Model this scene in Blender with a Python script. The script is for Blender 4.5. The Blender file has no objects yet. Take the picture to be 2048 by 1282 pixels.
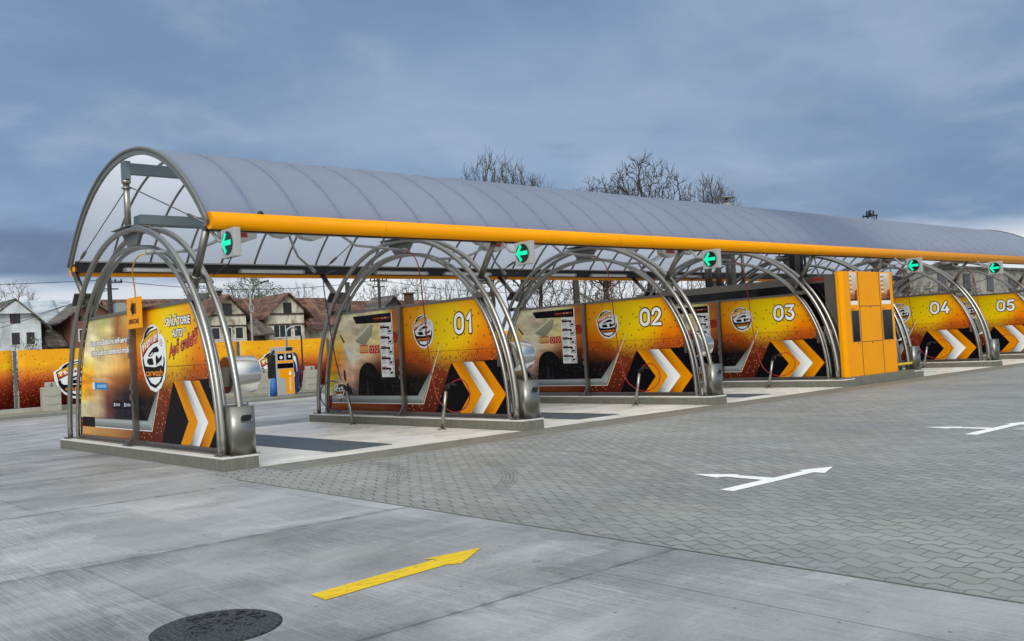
import bpy, bmesh, math, random
from mathutils import Vector, Matrix
R = math.radians
random.seed(7)
scene = bpy.context.scene

# ---------------------------------------------------------------- camera
cam_d = bpy.data.cameras.new('camera')
cam_d.sensor_width = 36.0
cam_d.lens = 32.889
cam_d.clip_start = 0.1
cam_d.clip_end = 3000
cam = bpy.data.objects.new('camera', cam_d)
scene.collection.objects.link(cam)
c_r = Vector((0.7509637, -0.6579093, -0.0566462))
c_u = Vector((0.0234638, -0.0591433, 0.9979737))
c_f = Vector((0.6599265, 0.7507712, 0.0289774))
cm = Matrix((c_r, c_u, -c_f)).transposed().to_4x4()
cm.translation = Vector((-5.98, -12.937, 1.55))
cam.matrix_world = cm
scene.camera = cam

# ---------------------------------------------------------------- view
scene.view_settings.view_transform = 'Standard'
scene.view_settings.look = 'None'
scene.view_settings.gamma = 1.0
scene.view_settings.exposure = 0.0
scene.cycles.max_bounces = 8
scene.cycles.use_denoising = True

# ---------------------------------------------------------------- sky and sun
SUN_EL, SUN_AZ = R(36), R(222)          # azimuth measured from +Y clockwise: behind the camera, a little left
world = bpy.data.worlds.new('World')
scene.world = world
world.use_nodes = True
nt = world.node_tree
nt.nodes.clear()


class G:
    """tiny node-graph helper"""
    def __init__(s, nt): s.nt = nt
    def n(s, t, props=None, **inp):
        nd = s.nt.nodes.new(t)
        for k, v in (props or {}).items(): setattr(nd, k, v)
        for k, v in inp.items():
            key = int(k[1:]) if k[0] == 'i' and k[1:].isdigit() else k.replace('_', ' ')
            s.set(nd.inputs[key], v)
        return nd
    def set(s, sock, v):
        if hasattr(v, 'is_output'): s.nt.links.new(v, sock)
        else: sock.default_value = v
    def m(s, op, a, b=None, c=None, clamp=False):
        nd = s.nt.nodes.new('ShaderNodeMath'); nd.operation = op; nd.use_clamp = clamp
        for i, v in enumerate((a, b, c)):
            if v is not None: s.set(nd.inputs[i], v)
        return nd.outputs[0]
    def mix(s, f, a, b, mode='MIX'):
        nd = s.nt.nodes.new('ShaderNodeMix'); nd.data_type = 'RGBA'; nd.blend_type = mode
        s.set(nd.inputs[0], f)
        for i, v in ((6, a), (7, b)):
            if not hasattr(v, 'is_output') and len(v) == 3: v = (*v, 1)
            s.set(nd.inputs[i], v)
        return nd.outputs[2]
    def sm(s, x, lo, hi, a=0.0, b=1.0):
        nd = s.nt.nodes.new('ShaderNodeMapRange'); nd.interpolation_type = 'SMOOTHSTEP'
        s.set(nd.inputs[0], x)
        for i, v in enumerate((lo, hi, a, b)): nd.inputs[i + 1].default_value = v
        return nd.outputs[0]
    def lin(s, x, lo, hi, a=0.0, b=1.0):
        nd = s.nt.nodes.new('ShaderNodeMapRange')
        s.set(nd.inputs[0], x)
        for i, v in enumerate((lo, hi, a, b)): nd.inputs[i + 1].default_value = v
        return nd.outputs[0]
    def ramp(s, f, stops):
        nd = s.nt.nodes.new('ShaderNodeValToRGB'); e = nd.color_ramp.elements
        while len(e) < len(stops): e.new(0.5)
        for i, (p, c) in enumerate(stops):
            e[i].position = p; e[i].color = (*c, 1)
        s.set(nd.inputs[0], f); return nd.outputs[0]
    def xyz(s, v):
        nd = s.nt.nodes.new('ShaderNodeSeparateXYZ'); s.set(nd.inputs[0], v); return nd.outputs
    def comb(s, x, y, z):
        nd = s.nt.nodes.new('ShaderNodeCombineXYZ')
        for i, v in enumerate((x, y, z)): s.set(nd.inputs[i], v)
        return nd.outputs[0]
    def noise(s, v, scale=1, detail=4, rough=0.55, dist=0.0):
        nd = s.nt.nodes.new('ShaderNodeTexNoise'); s.set(nd.inputs['Vector'], v)
        nd.inputs['Scale'].default_value = scale; nd.inputs['Detail'].default_value = detail
        nd.inputs['Roughness'].default_value = rough; nd.inputs['Distortion'].default_value = dist
        return nd.outputs[0]
    def mapv(s, v, scale=(1, 1, 1), loc=(0, 0, 0), rot=(0, 0, 0)):
        nd = s.nt.nodes.new('ShaderNodeMapping'); s.set(nd.inputs[0], v)
        nd.inputs['Location'].default_value = loc; nd.inputs['Rotation'].default_value = rot
        nd.inputs['Scale'].default_value = scale
        return nd.outputs[0]
    def vor(s, v, scale=1, feature='F1', dim='2D'):
        nd = s.nt.nodes.new('ShaderNodeTexVoronoi'); nd.feature = feature; nd.voronoi_dimensions = dim
        s.set(nd.inputs['Vector'], v); nd.inputs['Scale'].default_value = scale
        return nd.outputs
    def white(s, v):
        nd = s.nt.nodes.new('ShaderNodeTexWhiteNoise'); s.set(nd.inputs['Vector'], v); return nd.outputs


g = G(nt)
tc = g.n('ShaderNodeTexCoord').outputs['Generated']
dx, dy, dz = g.xyz(tc)
zc = g.m('ADD', g.m('MAXIMUM', dz, 0.0), 0.20)
cu, cv = g.m('DIVIDE', dx, zc), g.m('DIVIDE', dy, zc)
cvec = g.comb(cu, cv, 0.0)
# broad soft layers and finer cloud texture
n1 = g.noise(g.mapv(cvec, (0.36, 0.46, 1), (3.1, 1.7, 0), (0, 0, R(40))), 1.0, 6, 0.52, 0.2)
n2 = g.noise(g.mapv(cvec, (0.85, 1.1, 1), (7.3, 4.2, 0), (0, 0, R(40))), 1.0, 6, 0.52, 0.2)
blue = g.mix(g.sm(n1, 0.34, 0.66), (0.165, 0.290, 0.525), (0.225, 0.340, 0.495))
grey = g.mix(g.sm(n2, 0.36, 0.70), (0.180, 0.270, 0.430), (0.350, 0.455, 0.600))
n5 = g.noise(g.mapv(cvec, (2.1, 2.6, 1), (1.3, 8.2, 0), (0, 0, R(40))), 1.0, 6, 0.55, 0.3)
mid = g.mix(g.sm(n1, 0.30, 0.72, 0.40, 0.90), blue, grey)
mid = g.mix(g.sm(n5, 0.50, 0.72, 0.0, 0.38), mid, (0.42, 0.51, 0.64))
mid = g.mix(g.sm(n5, 0.46, 0.28, 0.0, 0.35), mid, (0.150, 0.225, 0.380))
# low in the sky: a dark slate bank with a ragged edge over a pale gap at the skyline
az = g.m('ARCTAN2', dx, dy)
n3 = g.noise(g.comb(g.m('MULTIPLY', az, 2.2), g.m('MULTIPLY', dz, 9.0), 2.0), 1.0, 5, 0.55, 0.2)
edge = g.m('ADD', dz, g.m('MULTIPLY', g.m('SUBTRACT', n3, 0.5), 0.16))
left = g.sm(az, 0.62, 0.28)
bank = g.m('MULTIPLY', g.m('MULTIPLY', g.sm(edge, 0.085, 0.110), g.sm(edge, 0.158, 0.130)), g.m('ADD', 0.25, g.m('MULTIPLY', left, 0.75)))
col = g.mix(g.m('MULTIPLY', bank, 0.95), mid, (0.130, 0.180, 0.310))
pale = g.mix(g.sm(n2, 0.35, 0.65), (0.60, 0.66, 0.75), (0.92, 0.94, 0.97))
col = g.mix(g.sm(edge, 0.105, 0.07), col, pale)
n4 = g.noise(g.comb(g.m('MULTIPLY', az, 5.0), g.m('MULTIPLY', dz, 14.0), 5.0), 1.0, 5, 0.55, 0.2)
puff = g.m('MULTIPLY', g.m('MULTIPLY', g.sm(n4, 0.48, 0.72), g.sm(dz, 0.30, 0.12)), 0.40)
col = g.mix(puff, col, (0.50, 0.58, 0.68))
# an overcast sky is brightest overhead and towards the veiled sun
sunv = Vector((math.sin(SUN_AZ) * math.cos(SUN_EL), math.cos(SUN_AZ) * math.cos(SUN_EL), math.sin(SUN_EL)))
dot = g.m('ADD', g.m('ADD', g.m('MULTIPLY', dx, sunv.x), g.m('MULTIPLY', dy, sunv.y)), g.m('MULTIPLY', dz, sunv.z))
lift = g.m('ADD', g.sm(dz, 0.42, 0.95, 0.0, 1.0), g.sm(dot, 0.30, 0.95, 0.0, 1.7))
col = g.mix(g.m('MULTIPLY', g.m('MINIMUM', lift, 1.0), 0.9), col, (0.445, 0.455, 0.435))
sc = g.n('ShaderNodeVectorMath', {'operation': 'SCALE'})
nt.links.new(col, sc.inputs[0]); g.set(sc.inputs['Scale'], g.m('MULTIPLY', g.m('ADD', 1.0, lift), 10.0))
sky = g.n('ShaderNodeTexSky', {'sky_type': 'NISHITA', 'sun_disc': False, 'sun_elevation': SUN_EL, 'sun_rotation': SUN_AZ})
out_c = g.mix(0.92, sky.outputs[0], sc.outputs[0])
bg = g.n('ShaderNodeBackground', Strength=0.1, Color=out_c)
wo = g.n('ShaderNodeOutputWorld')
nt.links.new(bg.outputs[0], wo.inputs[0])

sun_d = bpy.data.lights.new('sun', 'SUN')
sun_d.energy = 1.5
sun_d.angle = R(28)
sun_d.color = (1.0, 0.965, 0.89)
sun = bpy.data.objects.new('sun', sun_d)
scene.collection.objects.link(sun)
sun.rotation_euler = (-sunv).to_track_quat('-Z', 'Y').to_euler()

# ================================================================ helpers
COL = scene.collection


def lin(c):
    def f(v):
        v /= 255.0
        return v / 12.92 if v <= 0.04045 else ((v + 0.055) / 1.055) ** 2.4
    return tuple(f(v) for v in c[:3])


def tag(o, label=None, cat=None, group=None, kind=None):
    if label: o['label'] = label
    if cat: o['category'] = cat
    if group: o['group'] = group
    if kind: o['kind'] = kind
    return o


def empty(name, loc=(0, 0, 0), rz=0.0):
    o = bpy.data.objects.new(name, None)
    o.empty_display_size = 0.2
    COL.objects.link(o)
    o.location = loc
    o.rotation_euler = (0, 0, rz)
    return o


def copy_tree(o, parent=None):
    c = o.copy(); COL.objects.link(c)
    if parent is not None: c.parent = parent
    for ch in list(o.children): copy_tree(ch, c)
    return c


class MB:
    def __init__(s):
        s.bm = bmesh.new()
        s.col = s.bm.loops.layers.float_color.new('Col')
    def face(s, vs, mi=0, cols=None, smooth=False):
        try: f = s.bm.faces.new(vs)
        except ValueError: return None
        f.material_index = mi; f.smooth = smooth
        if cols is not None:
            if not isinstance(cols[0], (tuple, list)): cols = [cols] * len(vs)
            for l, c in zip(f.loops, cols): l[s.col] = (*c, 1)
        return f
    def poly(s, pts, mi=0, cols=None):
        return s.face([s.bm.verts.new(p) for p in pts], mi, cols)
    def box(s, lo, hi, mi=0, mat=None, cols=None):
        x0, y0, z0 = lo; x1, y1, z1 = hi
        P = [(x0, y0, z0), (x1, y0, z0), (x1, y1, z0), (x0, y1, z0), (x0, y0, z1), (x1, y0, z1), (x1, y1, z1), (x0, y1, z1)]
        if mat is not None: P = [mat @ Vector(p) for p in P]
        v = [s.bm.verts.new(p) for p in P]
        for idx in ((0, 3, 2, 1), (4, 5, 6, 7), (0, 1, 5, 4), (1, 2, 6, 5), (2, 3, 7, 6), (3, 0, 4, 7)):
            s.face([v[i] for i in idx], mi, cols)
    def prism(s, pts, d, mi=0, cols=None):
        """closed polygon pts (3-D) extruded by vector d"""
        d = Vector(d)
        a = [s.bm.verts.new(p) for p in pts]; b = [s.bm.verts.new(Vector(p) + d) for p in pts]
        s.face(a[::-1], mi, cols); s.face(b, mi, cols)
        n = len(pts)
        for i in range(n):
            s.face([a[i], a[(i + 1) % n], b[(i + 1) % n], b[i]], mi, cols)
    def tube(s, pts, r, n=10, mi=0, closed=False, caps=True, r2=None):
        pts = [Vector(p) for p in pts]
        m = len(pts)
        rings = []
        ref = None
        for i, p in enumerate(pts):
            if closed: t = pts[(i + 1) % m] - pts[i - 1]
            else: t = pts[min(i + 1, m - 1)] - pts[max(i - 1, 0)]
            if t.length < 1e-9: t = Vector((0, 0, 1))
            t.normalize()
            if ref is None: ref = Vector((1, 0, 0)) if abs(t.x) < 0.8 else Vector((0, 1, 0))
            u = ref - t * ref.dot(t)
            if u.length < 1e-6: u = t.orthogonal()
            u.normalize(); w = t.cross(u); ref = u
            rr = r[i] if isinstance(r, (list, tuple)) else r
            rings.append([s.bm.verts.new(p + (u * math.cos(2 * math.pi * k / n) + w * math.sin(2 * math.pi * k / n)) * rr) for k in range(n)])
        for i in range(m if closed else m - 1):
            A, B = rings[i], rings[(i + 1) % m]
            for k in range(n):
                s.face([A[k], A[(k + 1) % n], B[(k + 1) % n], B[k]], mi, None, True)
        if caps and not closed:
            s.face(rings[0][::-1], mi); s.face(rings[-1], mi)
    def lathe(s, prof, n=24, mi=0, mat=None, smooth=True):
        rings = []
        for r, z in prof:
            ring = []
            for k in range(n):
                p = Vector((r * math.cos(2 * math.pi * k / n), r * math.sin(2 * math.pi * k / n), z))
                ring.append(s.bm.verts.new(mat @ p if mat is not None else p))
            rings.append(ring)
        for A, B in zip(rings, rings[1:]):
            for k in range(n): s.face([A[k], A[(k + 1) % n], B[(k + 1) % n], B[k]], mi, None, smooth)
        s.face(rings[0][::-1], mi); s.face(rings[-1], mi)
    def build(s, name, mats, parent=None, bevel=0.0, loc=None):
        me = bpy.data.meshes.new(name)
        s.bm.normal_update()
        s.bm.to_mesh(me); s.bm.free()
        for m in (mats if isinstance(mats, (list, tuple)) else [mats]): me.materials.append(m)
        o = bpy.data.objects.new(name, me)
        COL.objects.link(o)
        if parent is not None: o.parent = parent
        if loc is not None: o.location = loc
        if bevel:
            b = o.modifiers.new('bevel', 'BEVEL'); b.width = bevel; b.segments = 2; b.limit_method = 'ANGLE'; b.angle_limit = R(40)
        return o


_tc = {}
def glyphs(body, bold=0.0, shear=0.0):
    """outline of a piece of lettering: 2-D verts and faces, cap height about 0.7, centred"""
    k = (body, bold, shear)
    if k in _tc: return _tc[k]
    cu = bpy.data.curves.new('lettering', 'FONT')
    cu.body = body; cu.offset = bold; cu.shear = shear; cu.resolution_u = 4
    cu.align_x = 'CENTER'; cu.align_y = 'CENTER'
    cu.fill_mode = 'BOTH'
    o = bpy.data.objects.new('lettering', cu); COL.objects.link(o)
    dg = bpy.context.evaluated_depsgraph_get(); dg.update()
    me = bpy.data.meshes.new_from_object(o.evaluated_get(dg))
    V = [(v.co.x, v.co.y) for v in me.vertices]; F = [tuple(p.vertices) for p in me.polygons]
    xs = [v[0] for v in V] or [0]; ys = [v[1] for v in V] or [0]
    cx, cy = (min(xs) + max(xs)) / 2, (min(ys) + max(ys)) / 2
    V = [(x - cx, y - cy) for x, y in V]
    res = (V, F, max(xs) - min(xs), max(ys) - min(ys))
    bpy.data.objects.remove(o); bpy.data.curves.remove(cu); bpy.data.meshes.remove(me)
    _tc[k] = res
    return res


class Sheet:
    """flat artwork: frame (origin, ex, ey) in 3-D, layered along its normal"""
    STEP = 0.0012
    def __init__(s, mb, o, ex, ey, base=0.002, mi=0):
        s.mb, s.o, s.ex, s.ey = mb, Vector(o), Vector(ex), Vector(ey)
        s.nn = s.ex.cross(s.ey).normalized(); s.base = base; s.mi = mi
    def P(s, u, v, layer): return s.o + s.ex * u + s.ey * v + s.nn * (s.base + s.STEP * layer)
    def poly(s, pts, col, layer=0):
        if isinstance(col, list): col = [lin(c) for c in col]
        else: col = lin(col)
        s.mb.poly([s.P(u, v, layer) for u, v in pts], s.mi, col)
    def text(s, body, u, v, w=None, h=None, col=(255, 255, 255), layer=0, bold=0.0, shear=0.0, rot=0.0, outline=None, ocol=(20, 20, 20)):
        V, F, W, H = glyphs(body, bold, shear)
        if not V: return
        sx = w / W if w else h / H
        sy = h / H if h else sx
        def put(V, F, c, ly):
            vs = []
            for x, y in V:
                x, y = x * sx, y * sy
                xr, yr = x * math.cos(rot) - y * math.sin(rot), x * math.sin(rot) + y * math.cos(rot)
                vs.append(s.mb.bm.verts.new(s.P(u + xr, v + yr, ly)))
            for f in F: s.mb.face([vs[i] for i in f], s.mi, lin(c))
        if outline:
            V2, F2, _, _ = glyphs(body, bold + outline, shear)
            put(V2, F2, ocol, layer); layer += 1.5
        put(V, F, col, layer)
    def disc(s, u, v, r, col, layer, n=20, rv=None):
        rv = rv or r
        s.poly([(u + r * math.cos(2 * math.pi * k / n), v + rv * math.sin(2 * math.pi * k / n)) for k in range(n)], col, layer)


# ================================================================ materials
def new_mat(name):
    m = bpy.data.materials.new(name); m.use_nodes = True
    b = m.node_tree.nodes['Principled BSDF']
    return m, G(m.node_tree), b


def simple(name, col, rough=0.5, metal=0.0, var=0.15, scale=6.0, bump=0.0, spec=0.5, streak=None):
    m, g, b = new_mat(name)
    oc = g.n('ShaderNodeTexCoord').outputs['Object']
    v = g.mapv(oc, streak) if streak else oc
    n = g.noise(v, scale, 6, 0.6)
    c = lin(col)
    k = g.lin(n, 0.25, 0.75, 1 - var, 1 + var)
    cc = g.n('ShaderNodeVectorMath', {'operation': 'SCALE'}); cc.inputs[0].default_value = c; g.set(cc.inputs['Scale'], k)
    g.set(b.inputs['Base Color'], cc.outputs[0])
    g.set(b.inputs['Roughness'], g.lin(n, 0.2, 0.8, max(0.02, rough - 0.08), min(1, rough + 0.1)))
    b.inputs['Metallic'].default_value = metal
    b.inputs['Specular IOR Level'].default_value = spec
    if bump:
        bp = g.n('ShaderNodeBump', Strength=bump, Distance=0.02, Height=n); g.set(b.inputs['Normal'], bp.outputs[0])
    return m


M = {}
M['steel'] = simple('brushed_steel', (160, 158, 151), 0.32, 1.0, 0.03, 3)
M['steel_dark'] = simple('weathered_steel', (134, 131, 124), 0.40, 1.0, 0.08, 6)
M['polished'] = simple('polished_steel', (150, 148, 142), 0.36, 1.0, 0.03, 2)
M['batten'] = simple('roof_joint_tape', (112, 120, 136), 0.6)
M['galv'] = simple('grey_painted_metal', (150, 153, 155), 0.42, 0.0, 0.08, 10)
M['rim'] = simple('grey_gable_rim', (116, 117, 112), 0.4, 0.3, 0.08, 6)
M['slate'] = simple('slate_painted_beam', (92, 106, 112), 0.5, 0.0, 0.08, 8)
M['bright'] = simple('bright_sheet_steel', (214, 213, 209), 0.24, 1.0, 0.03, 2)
M['orange'] = simple('orange_powder_coat', (240, 156, 0), 0.40, 0.0, 0.05, 2, spec=0.12)
M['black'] = simple('black_plastic', (18, 18, 19), 0.45, 0.0, 0.2, 20)
M['gloss_black'] = simple('glossy_black_panel', (8, 8, 10), 0.12, 0.0, 0.1, 3, spec=0.2)
M['rubber_red'] = simple('red_hose_rubber', (150, 22, 26), 0.4)
M['rubber_blue'] = simple('blue_hose_rubber', (30, 44, 92), 0.4)
M['rubber_yellow'] = simple('yellow_hose_rubber', (190, 160, 40), 0.4)
M['kerb'] = simple('kerb_concrete', (110, 109, 99), 0.8, 0.0, 0.3, 6, 0.25, streak=(3, 3, 0.7))
M['kerbcap'] = simple('kerb_steel_cap', (212, 212, 206), 0.4, 0.0, 0.06, 3)
M['yellow_pipe'] = simple('yellow_gas_pipe', (214, 182, 40), 0.4)
M['box_grey'] = simple('signal_box_grey', (168, 170, 168), 0.45, 0.0, 0.04, 6)
M['white_paint'] = simple('white_road_paint', (240, 242, 240), 0.7, 0.0, 0.05, 14)
M['wood'] = simple('dark_pole_wood', (46, 42, 38), 0.8, 0, 0.25, 8, streak=(6, 6, 1))
M['concrete_post'] = simple('pole_concrete', (150, 148, 142), 0.8, 0, 0.12, 6)
M['precast'] = simple('precast_concrete', (168, 165, 155), 0.85, 0, 0.15, 14, 0.3)
M['wire'] = simple('wire_black', (40, 40, 42), 0.6)
M['red_label'] = simple('red_label', (132, 24, 28), 0.5)
M['lamp'] = simple('lamp_diffuser', (205, 207, 205), 0.5, 0, 0.03)

# printed artwork: ink colours come from the artwork itself
m, g, b = new_mat('printed_ink')
at = g.n('ShaderNodeVertexColor', {'layer_name': 'Col'}).outputs[0]
oc = g.n('ShaderNodeTexCoord').outputs['Object']
g.set(b.inputs['Base Color'], g.mix(1.0, at, g.ramp(g.noise(oc, 3, 5), [(0.3, (0.93, 0.93, 0.93)), (0.7, (1, 1, 1))]), 'MULTIPLY'))
b.inputs['Roughness'].default_value = 0.42
b.inputs['Specular IOR Level'].default_value = 0.08
M['ink'] = m

# rougher ink for photographs printed on the panels
m, g, b = new_mat('printed_photo_ink')
at = g.n('ShaderNodeVertexColor', {'layer_name': 'Col'}).outputs[0]
oc = g.n('ShaderNodeTexCoord').outputs['Object']
nn = g.noise(g.mapv(oc, (1, 1, 1)), 2.2, 7, 0.6, 0.8)
ph = g.mix(1.0, at, g.ramp(nn, [(0.30, (0.90, 0.88, 0.86)), (0.5, (1.10, 1.08, 1.05)), (0.75, (1.25, 1.22, 1.16))]), 'MULTIPLY')
_, oy, oz = g.xyz(oc)
vd = g.vor(g.comb(oy, oz, 0.0), 16)[0]
msk = g.m('MULTIPLY', g.sm(vd, 0.16, 0.06), g.sm(g.noise(oc, 4, 3), 0.46, 0.62))
ph = g.mix(g.m('MULTIPLY', msk, 0.35), ph, (0.55, 0.48, 0.40))
g.set(b.inputs['Base Color'], ph)
b.inputs['Roughness'].default_value = 0.42
b.inputs['Specular IOR Level'].default_value = 0.08
M['photo'] = m


def print_base(name, zlo, zhi, glow=None, deep=False):
    """beer-like amber print with droplets: gradient over the height"""
    m, g, b = new_mat(name)
    oc = g.n('ShaderNodeTexCoord').outputs['Object']
    ox, oy, oz = g.xyz(oc)
    h = g.m('ADD', ox, oy)                       # along the sheet, whichever way it runs
    n = g.noise(g.comb(g.m('MULTIPLY', h, 0.8), 0.0, g.m('MULTIPLY', oz, 2.0)), 1.4, 6, 0.6, 0.6)
    t = g.m('ADD', g.lin(oz, zlo, zhi), g.m('MULTIPLY', g.m('SUBTRACT', n, 0.5), 0.16))
    if deep:
        stops = [(0.0, lin((96, 20, 14))), (0.25, lin((120, 32, 20))), (0.44, lin((160, 62, 32))), (0.56, lin((205, 110, 40))), (0.74, lin((222, 155, 20))), (1.0, lin((218, 150, 24)))]
    else:
        stops = [(0.0, lin((84, 26, 14))), (0.22, lin((104, 38, 18))), (0.42, lin((132, 58, 24))), (0.53, lin((186, 84, 18))), (0.62, lin((226, 118, 6))), (0.80, lin((240, 154, 8))), (1.0, lin((236, 150, 14)))]
    c = g.ramp(t, stops)
    if glow:
        gy, gz, gr = glow
        d = g.m('SQRT', g.m('ADD', g.m('POWER', g.m('SUBTRACT', oy, gy), 2.0), g.m('POWER', g.m('MULTIPLY', g.m('SUBTRACT', oz, gz), 1.35), 2.0)))
        d = g.m('ADD', d, g.m('MULTIPLY', g.m('SUBTRACT', n, 0.5), 0.5))
        c = g.mix(g.m('MULTIPLY', g.sm(d, gr, gr * 0.25), 0.9), c, lin((246, 214, 6)))
    else:
        c = g.mix(g.m('MULTIPLY', g.sm(n, 0.5, 0.7), g.sm(t, 0.55, 0.8)), c, lin((226, 176, 20)))
    # big dark drops above, fine foam of pale and dark drops below
    sp = g.comb(h, g.m('MULTIPLY', oz, 0.8), 0.0)
    v1 = g.vor(sp, 6.0); r1 = g.white(v1[2])[0]
    drop = g.m('MULTIPLY', g.sm(v1[0], 0.15, 0.08), g.m('GREATER_THAN', r1, 0.5))
    c = g.mix(g.m('MULTIPLY', drop, g.sm(t, 0.45, 0.6, 0, 0.85)), c, lin((74, 38, 10)))
    v2 = g.vor(sp, 11); r2 = g.white(v2[2])[0]
    band = g.m('MULTIPLY', g.sm(t, 0.62, 0.50), g.sm(n, 0.30, 0.55))
    fine = g.m('MULTIPLY', g.sm(v2[0], 0.34, 0.14), band)
    c = g.mix(g.m('MULTIPLY', g.m('MULTIPLY', fine, g.m('GREATER_THAN', r2, 0.45)), 0.75), c, lin((60, 18, 10)))
    v3 = g.vor(sp, 14); r3 = g.white(v3[2])[0]
    pale = g.m('MULTIPLY', g.m('MULTIPLY', g.sm(v3[0], 0.24, 0.12), g.m('GREATER_THAN', r3, 0.72)), band)
    c = g.mix(g.m('MULTIPLY', pale, 0.75), c, lin((226, 170, 110)))
    g.set(b.inputs['Base Color'], c)
    b.inputs['Roughness'].default_value = 0.40
    b.inputs['Specular IOR Level'].default_value = 0.10
    return m


M['print'] = print_base('amber_drop_print', 0.27, 2.58, (2.5, 2.08, 1.35))
M['banner'] = print_base('amber_banner_print', 0.27, 2.54, None, True)

# roof membrane: translucent sheet
m, g, b = new_mat('translucent_roof_sheet')
oc = g.n('ShaderNodeTexCoord').outputs['Object']
n = g.noise(g.mapv(oc, (0.6, 2, 2)), 1.2, 5, 0.6)
cc = g.mix(n, (0.175, 0.300, 0.580), (0.235, 0.370, 0.660))
g.set(b.inputs['Base Color'], cc)
b.inputs['Roughness'].default_value = 0.38
b.inputs['Specular IOR Level'].default_value = 0.3
tr = g.n('ShaderNodeBsdfTranslucent'); g.set(tr.inputs[0], g.mix(n, (0.88, 0.89, 0.93), (0.95, 0.955, 0.98)))
mx = g.n('ShaderNodeMixShader'); mx.inputs[0].default_value = 0.70
g.nt.links.new(b.outputs[0], mx.inputs[1]); g.nt.links.new(tr.outputs[0], mx.inputs[2])
g.nt.links.new(mx.outputs[0], g.nt.nodes['Material Output'].inputs[0])
M['roof'] = m

# concrete yard
m, g, b = new_mat('brushed_concrete')
oc = g.n('ShaderNodeTexCoord').outputs['Object']
ox, oy, oz = g.xyz(oc)
lane = g.m('FLOOR', g.m('DIVIDE', g.m('ADD', oy, 1.55), 3.45))
lanef = g.m('FRACT', g.m('DIVIDE', g.m('ADD', oy, g.m('ADD', 1.55, g.m('MULTIPLY', g.m('SUBTRACT', g.noise(oc, 0.8, 2), 0.5), 0.05))), 3.45))
bayx = g.m('FLOOR', g.m('DIVIDE', g.m('ADD', ox, g.m('ADD', 3.1, g.m('MULTIPLY', lane, 2.3))), 5.2))
slab = g.white(g.comb(lane, bayx, 3.0))[0]
brush = g.noise(g.mapv(oc, (70, 1.0, 1), rot=(0, 0, R(-4))), 1.0, 4, 0.8)
brush2 = g.noise(g.mapv(oc, (170, 2.6, 1), rot=(0, 0, R(-4))), 1.0, 3, 0.7)
patch = g.noise(g.mapv(oc, (0.55, 1.1, 1)), 1.0, 7, 0.62, 0.5)
wet = g.noise(oc, 0.32, 5, 0.55, 0.6)
spk = g.noise(oc, 34, 8, 0.78)
tone = g.m('ADD', g.m('ADD', 0.45, g.m('MULTIPLY', g.m('SUBTRACT', patch, 0.5), 1.6)), g.m('MULTIPLY', g.m('SUBTRACT', slab, 0.5), 0.24))
amp = g.sm(g.noise(oc, 0.6, 3), 0.36, 0.60, 0.15, 1.0)
tone = g.m('ADD', tone, g.m('MULTIPLY', g.m('SUBTRACT', g.m('ADD', g.m('MULTIPLY', g.sm(brush, 0.40, 0.62), 0.7), g.m('MULTIPLY', g.sm(brush2, 0.40, 0.62), 0.3)), 0.42), g.m('MULTIPLY', amp, 0.46)))
wob = g.m('MULTIPLY', g.m('SUBTRACT', g.noise(oc, 1.6, 4), 0.5), 0.7)
blk = g.white(g.comb(g.m('FLOOR', g.m('ADD', g.m('MULTIPLY', ox, 1.25), wob)), g.m('FLOOR', g.m('ADD', g.m('MULTIPLY', oy, 0.62), wob)), 7.0))[0]
tone = g.m('ADD', tone, g.m('MULTIPLY', g.m('SUBTRACT', blk, 0.5), 0.20))
tone = g.m('ADD', tone, g.m('MULTIPLY', g.m('SUBTRACT', spk, 0.5), 0.85))
tone = g.m('SUBTRACT', tone, g.m('MULTIPLY', g.sm(wet, 0.52, 0.68), 0.18))
c = g.ramp(tone, [(0.0, (0.140, 0.142, 0.142)), (0.42, (0.285, 0.290, 0.294)), (0.75, (0.425, 0.430, 0.436)), (1.0, (0.56, 0.56, 0.555))])
c = g.mix(g.m('MULTIPLY', g.sm(g.noise(oc, 0.5, 4), 0.48, 0.7), 0.34), c, (0.31, 0.305, 0.27))
c = g.mix(g.m('MULTIPLY', g.sm(g.noise(g.mapv(oc, (1, 1, 1), (9, 3, 0)), 0.45, 4), 0.5, 0.68), 0.40), c, (0.385, 0.40, 0.43))
jd = g.m('MULTIPLY', g.m('MINIMUM', lanef, g.m('SUBTRACT', 1.0, lanef)), 3.45)
jx = g.m('FRACT', g.m('DIVIDE', g.m('ADD', ox, g.m('ADD', 3.1, g.m('MULTIPLY', lane, 2.3))), 5.2))
jxd = g.m('MULTIPLY', g.m('MINIMUM', jx, g.m('SUBTRACT', 1.0, jx)), 5.2)
jn = g.noise(oc, 6, 4)
joint = g.m('MAXIMUM', g.sm(jd, 0.022, 0.006), g.m('MULTIPLY', g.sm(jxd, 0.016, 0.005), 0.6))
soil = g.m('MAXIMUM', g.m('MULTIPLY', g.sm(jd, 0.16, 0.0), g.sm(jn, 0.42, 0.6)), 0.0)
c = g.mix(g.m('MULTIPLY', soil, 0.55), c, (0.12, 0.122, 0.13))
c = g.mix(g.m('MULTIPLY', joint, g.lin(jn, 0.3, 0.7, 0.35, 0.85)), c, (0.07, 0.07, 0.075))
vs = g.vor(oc, 2.2); vr = g.white(vs[2])[0]
pit = g.vor(oc, 9.0); pr_ = g.white(pit[2])[0]
crk = g.noise(g.mapv(oc, (1, 1, 1), (3, 7, 0)), 0.8, 7, 0.6, 1.2)
crack = g.m('MULTIPLY', g.sm(g.m('ABSOLUTE', g.m('SUBTRACT', crk, 0.5)), 0.0035, 0.001), g.sm(g.noise(oc, 0.35, 3), 0.55, 0.65))
c = g.mix(g.m('MULTIPLY', crack, 0.55), c, (0.09, 0.09, 0.092))
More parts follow.
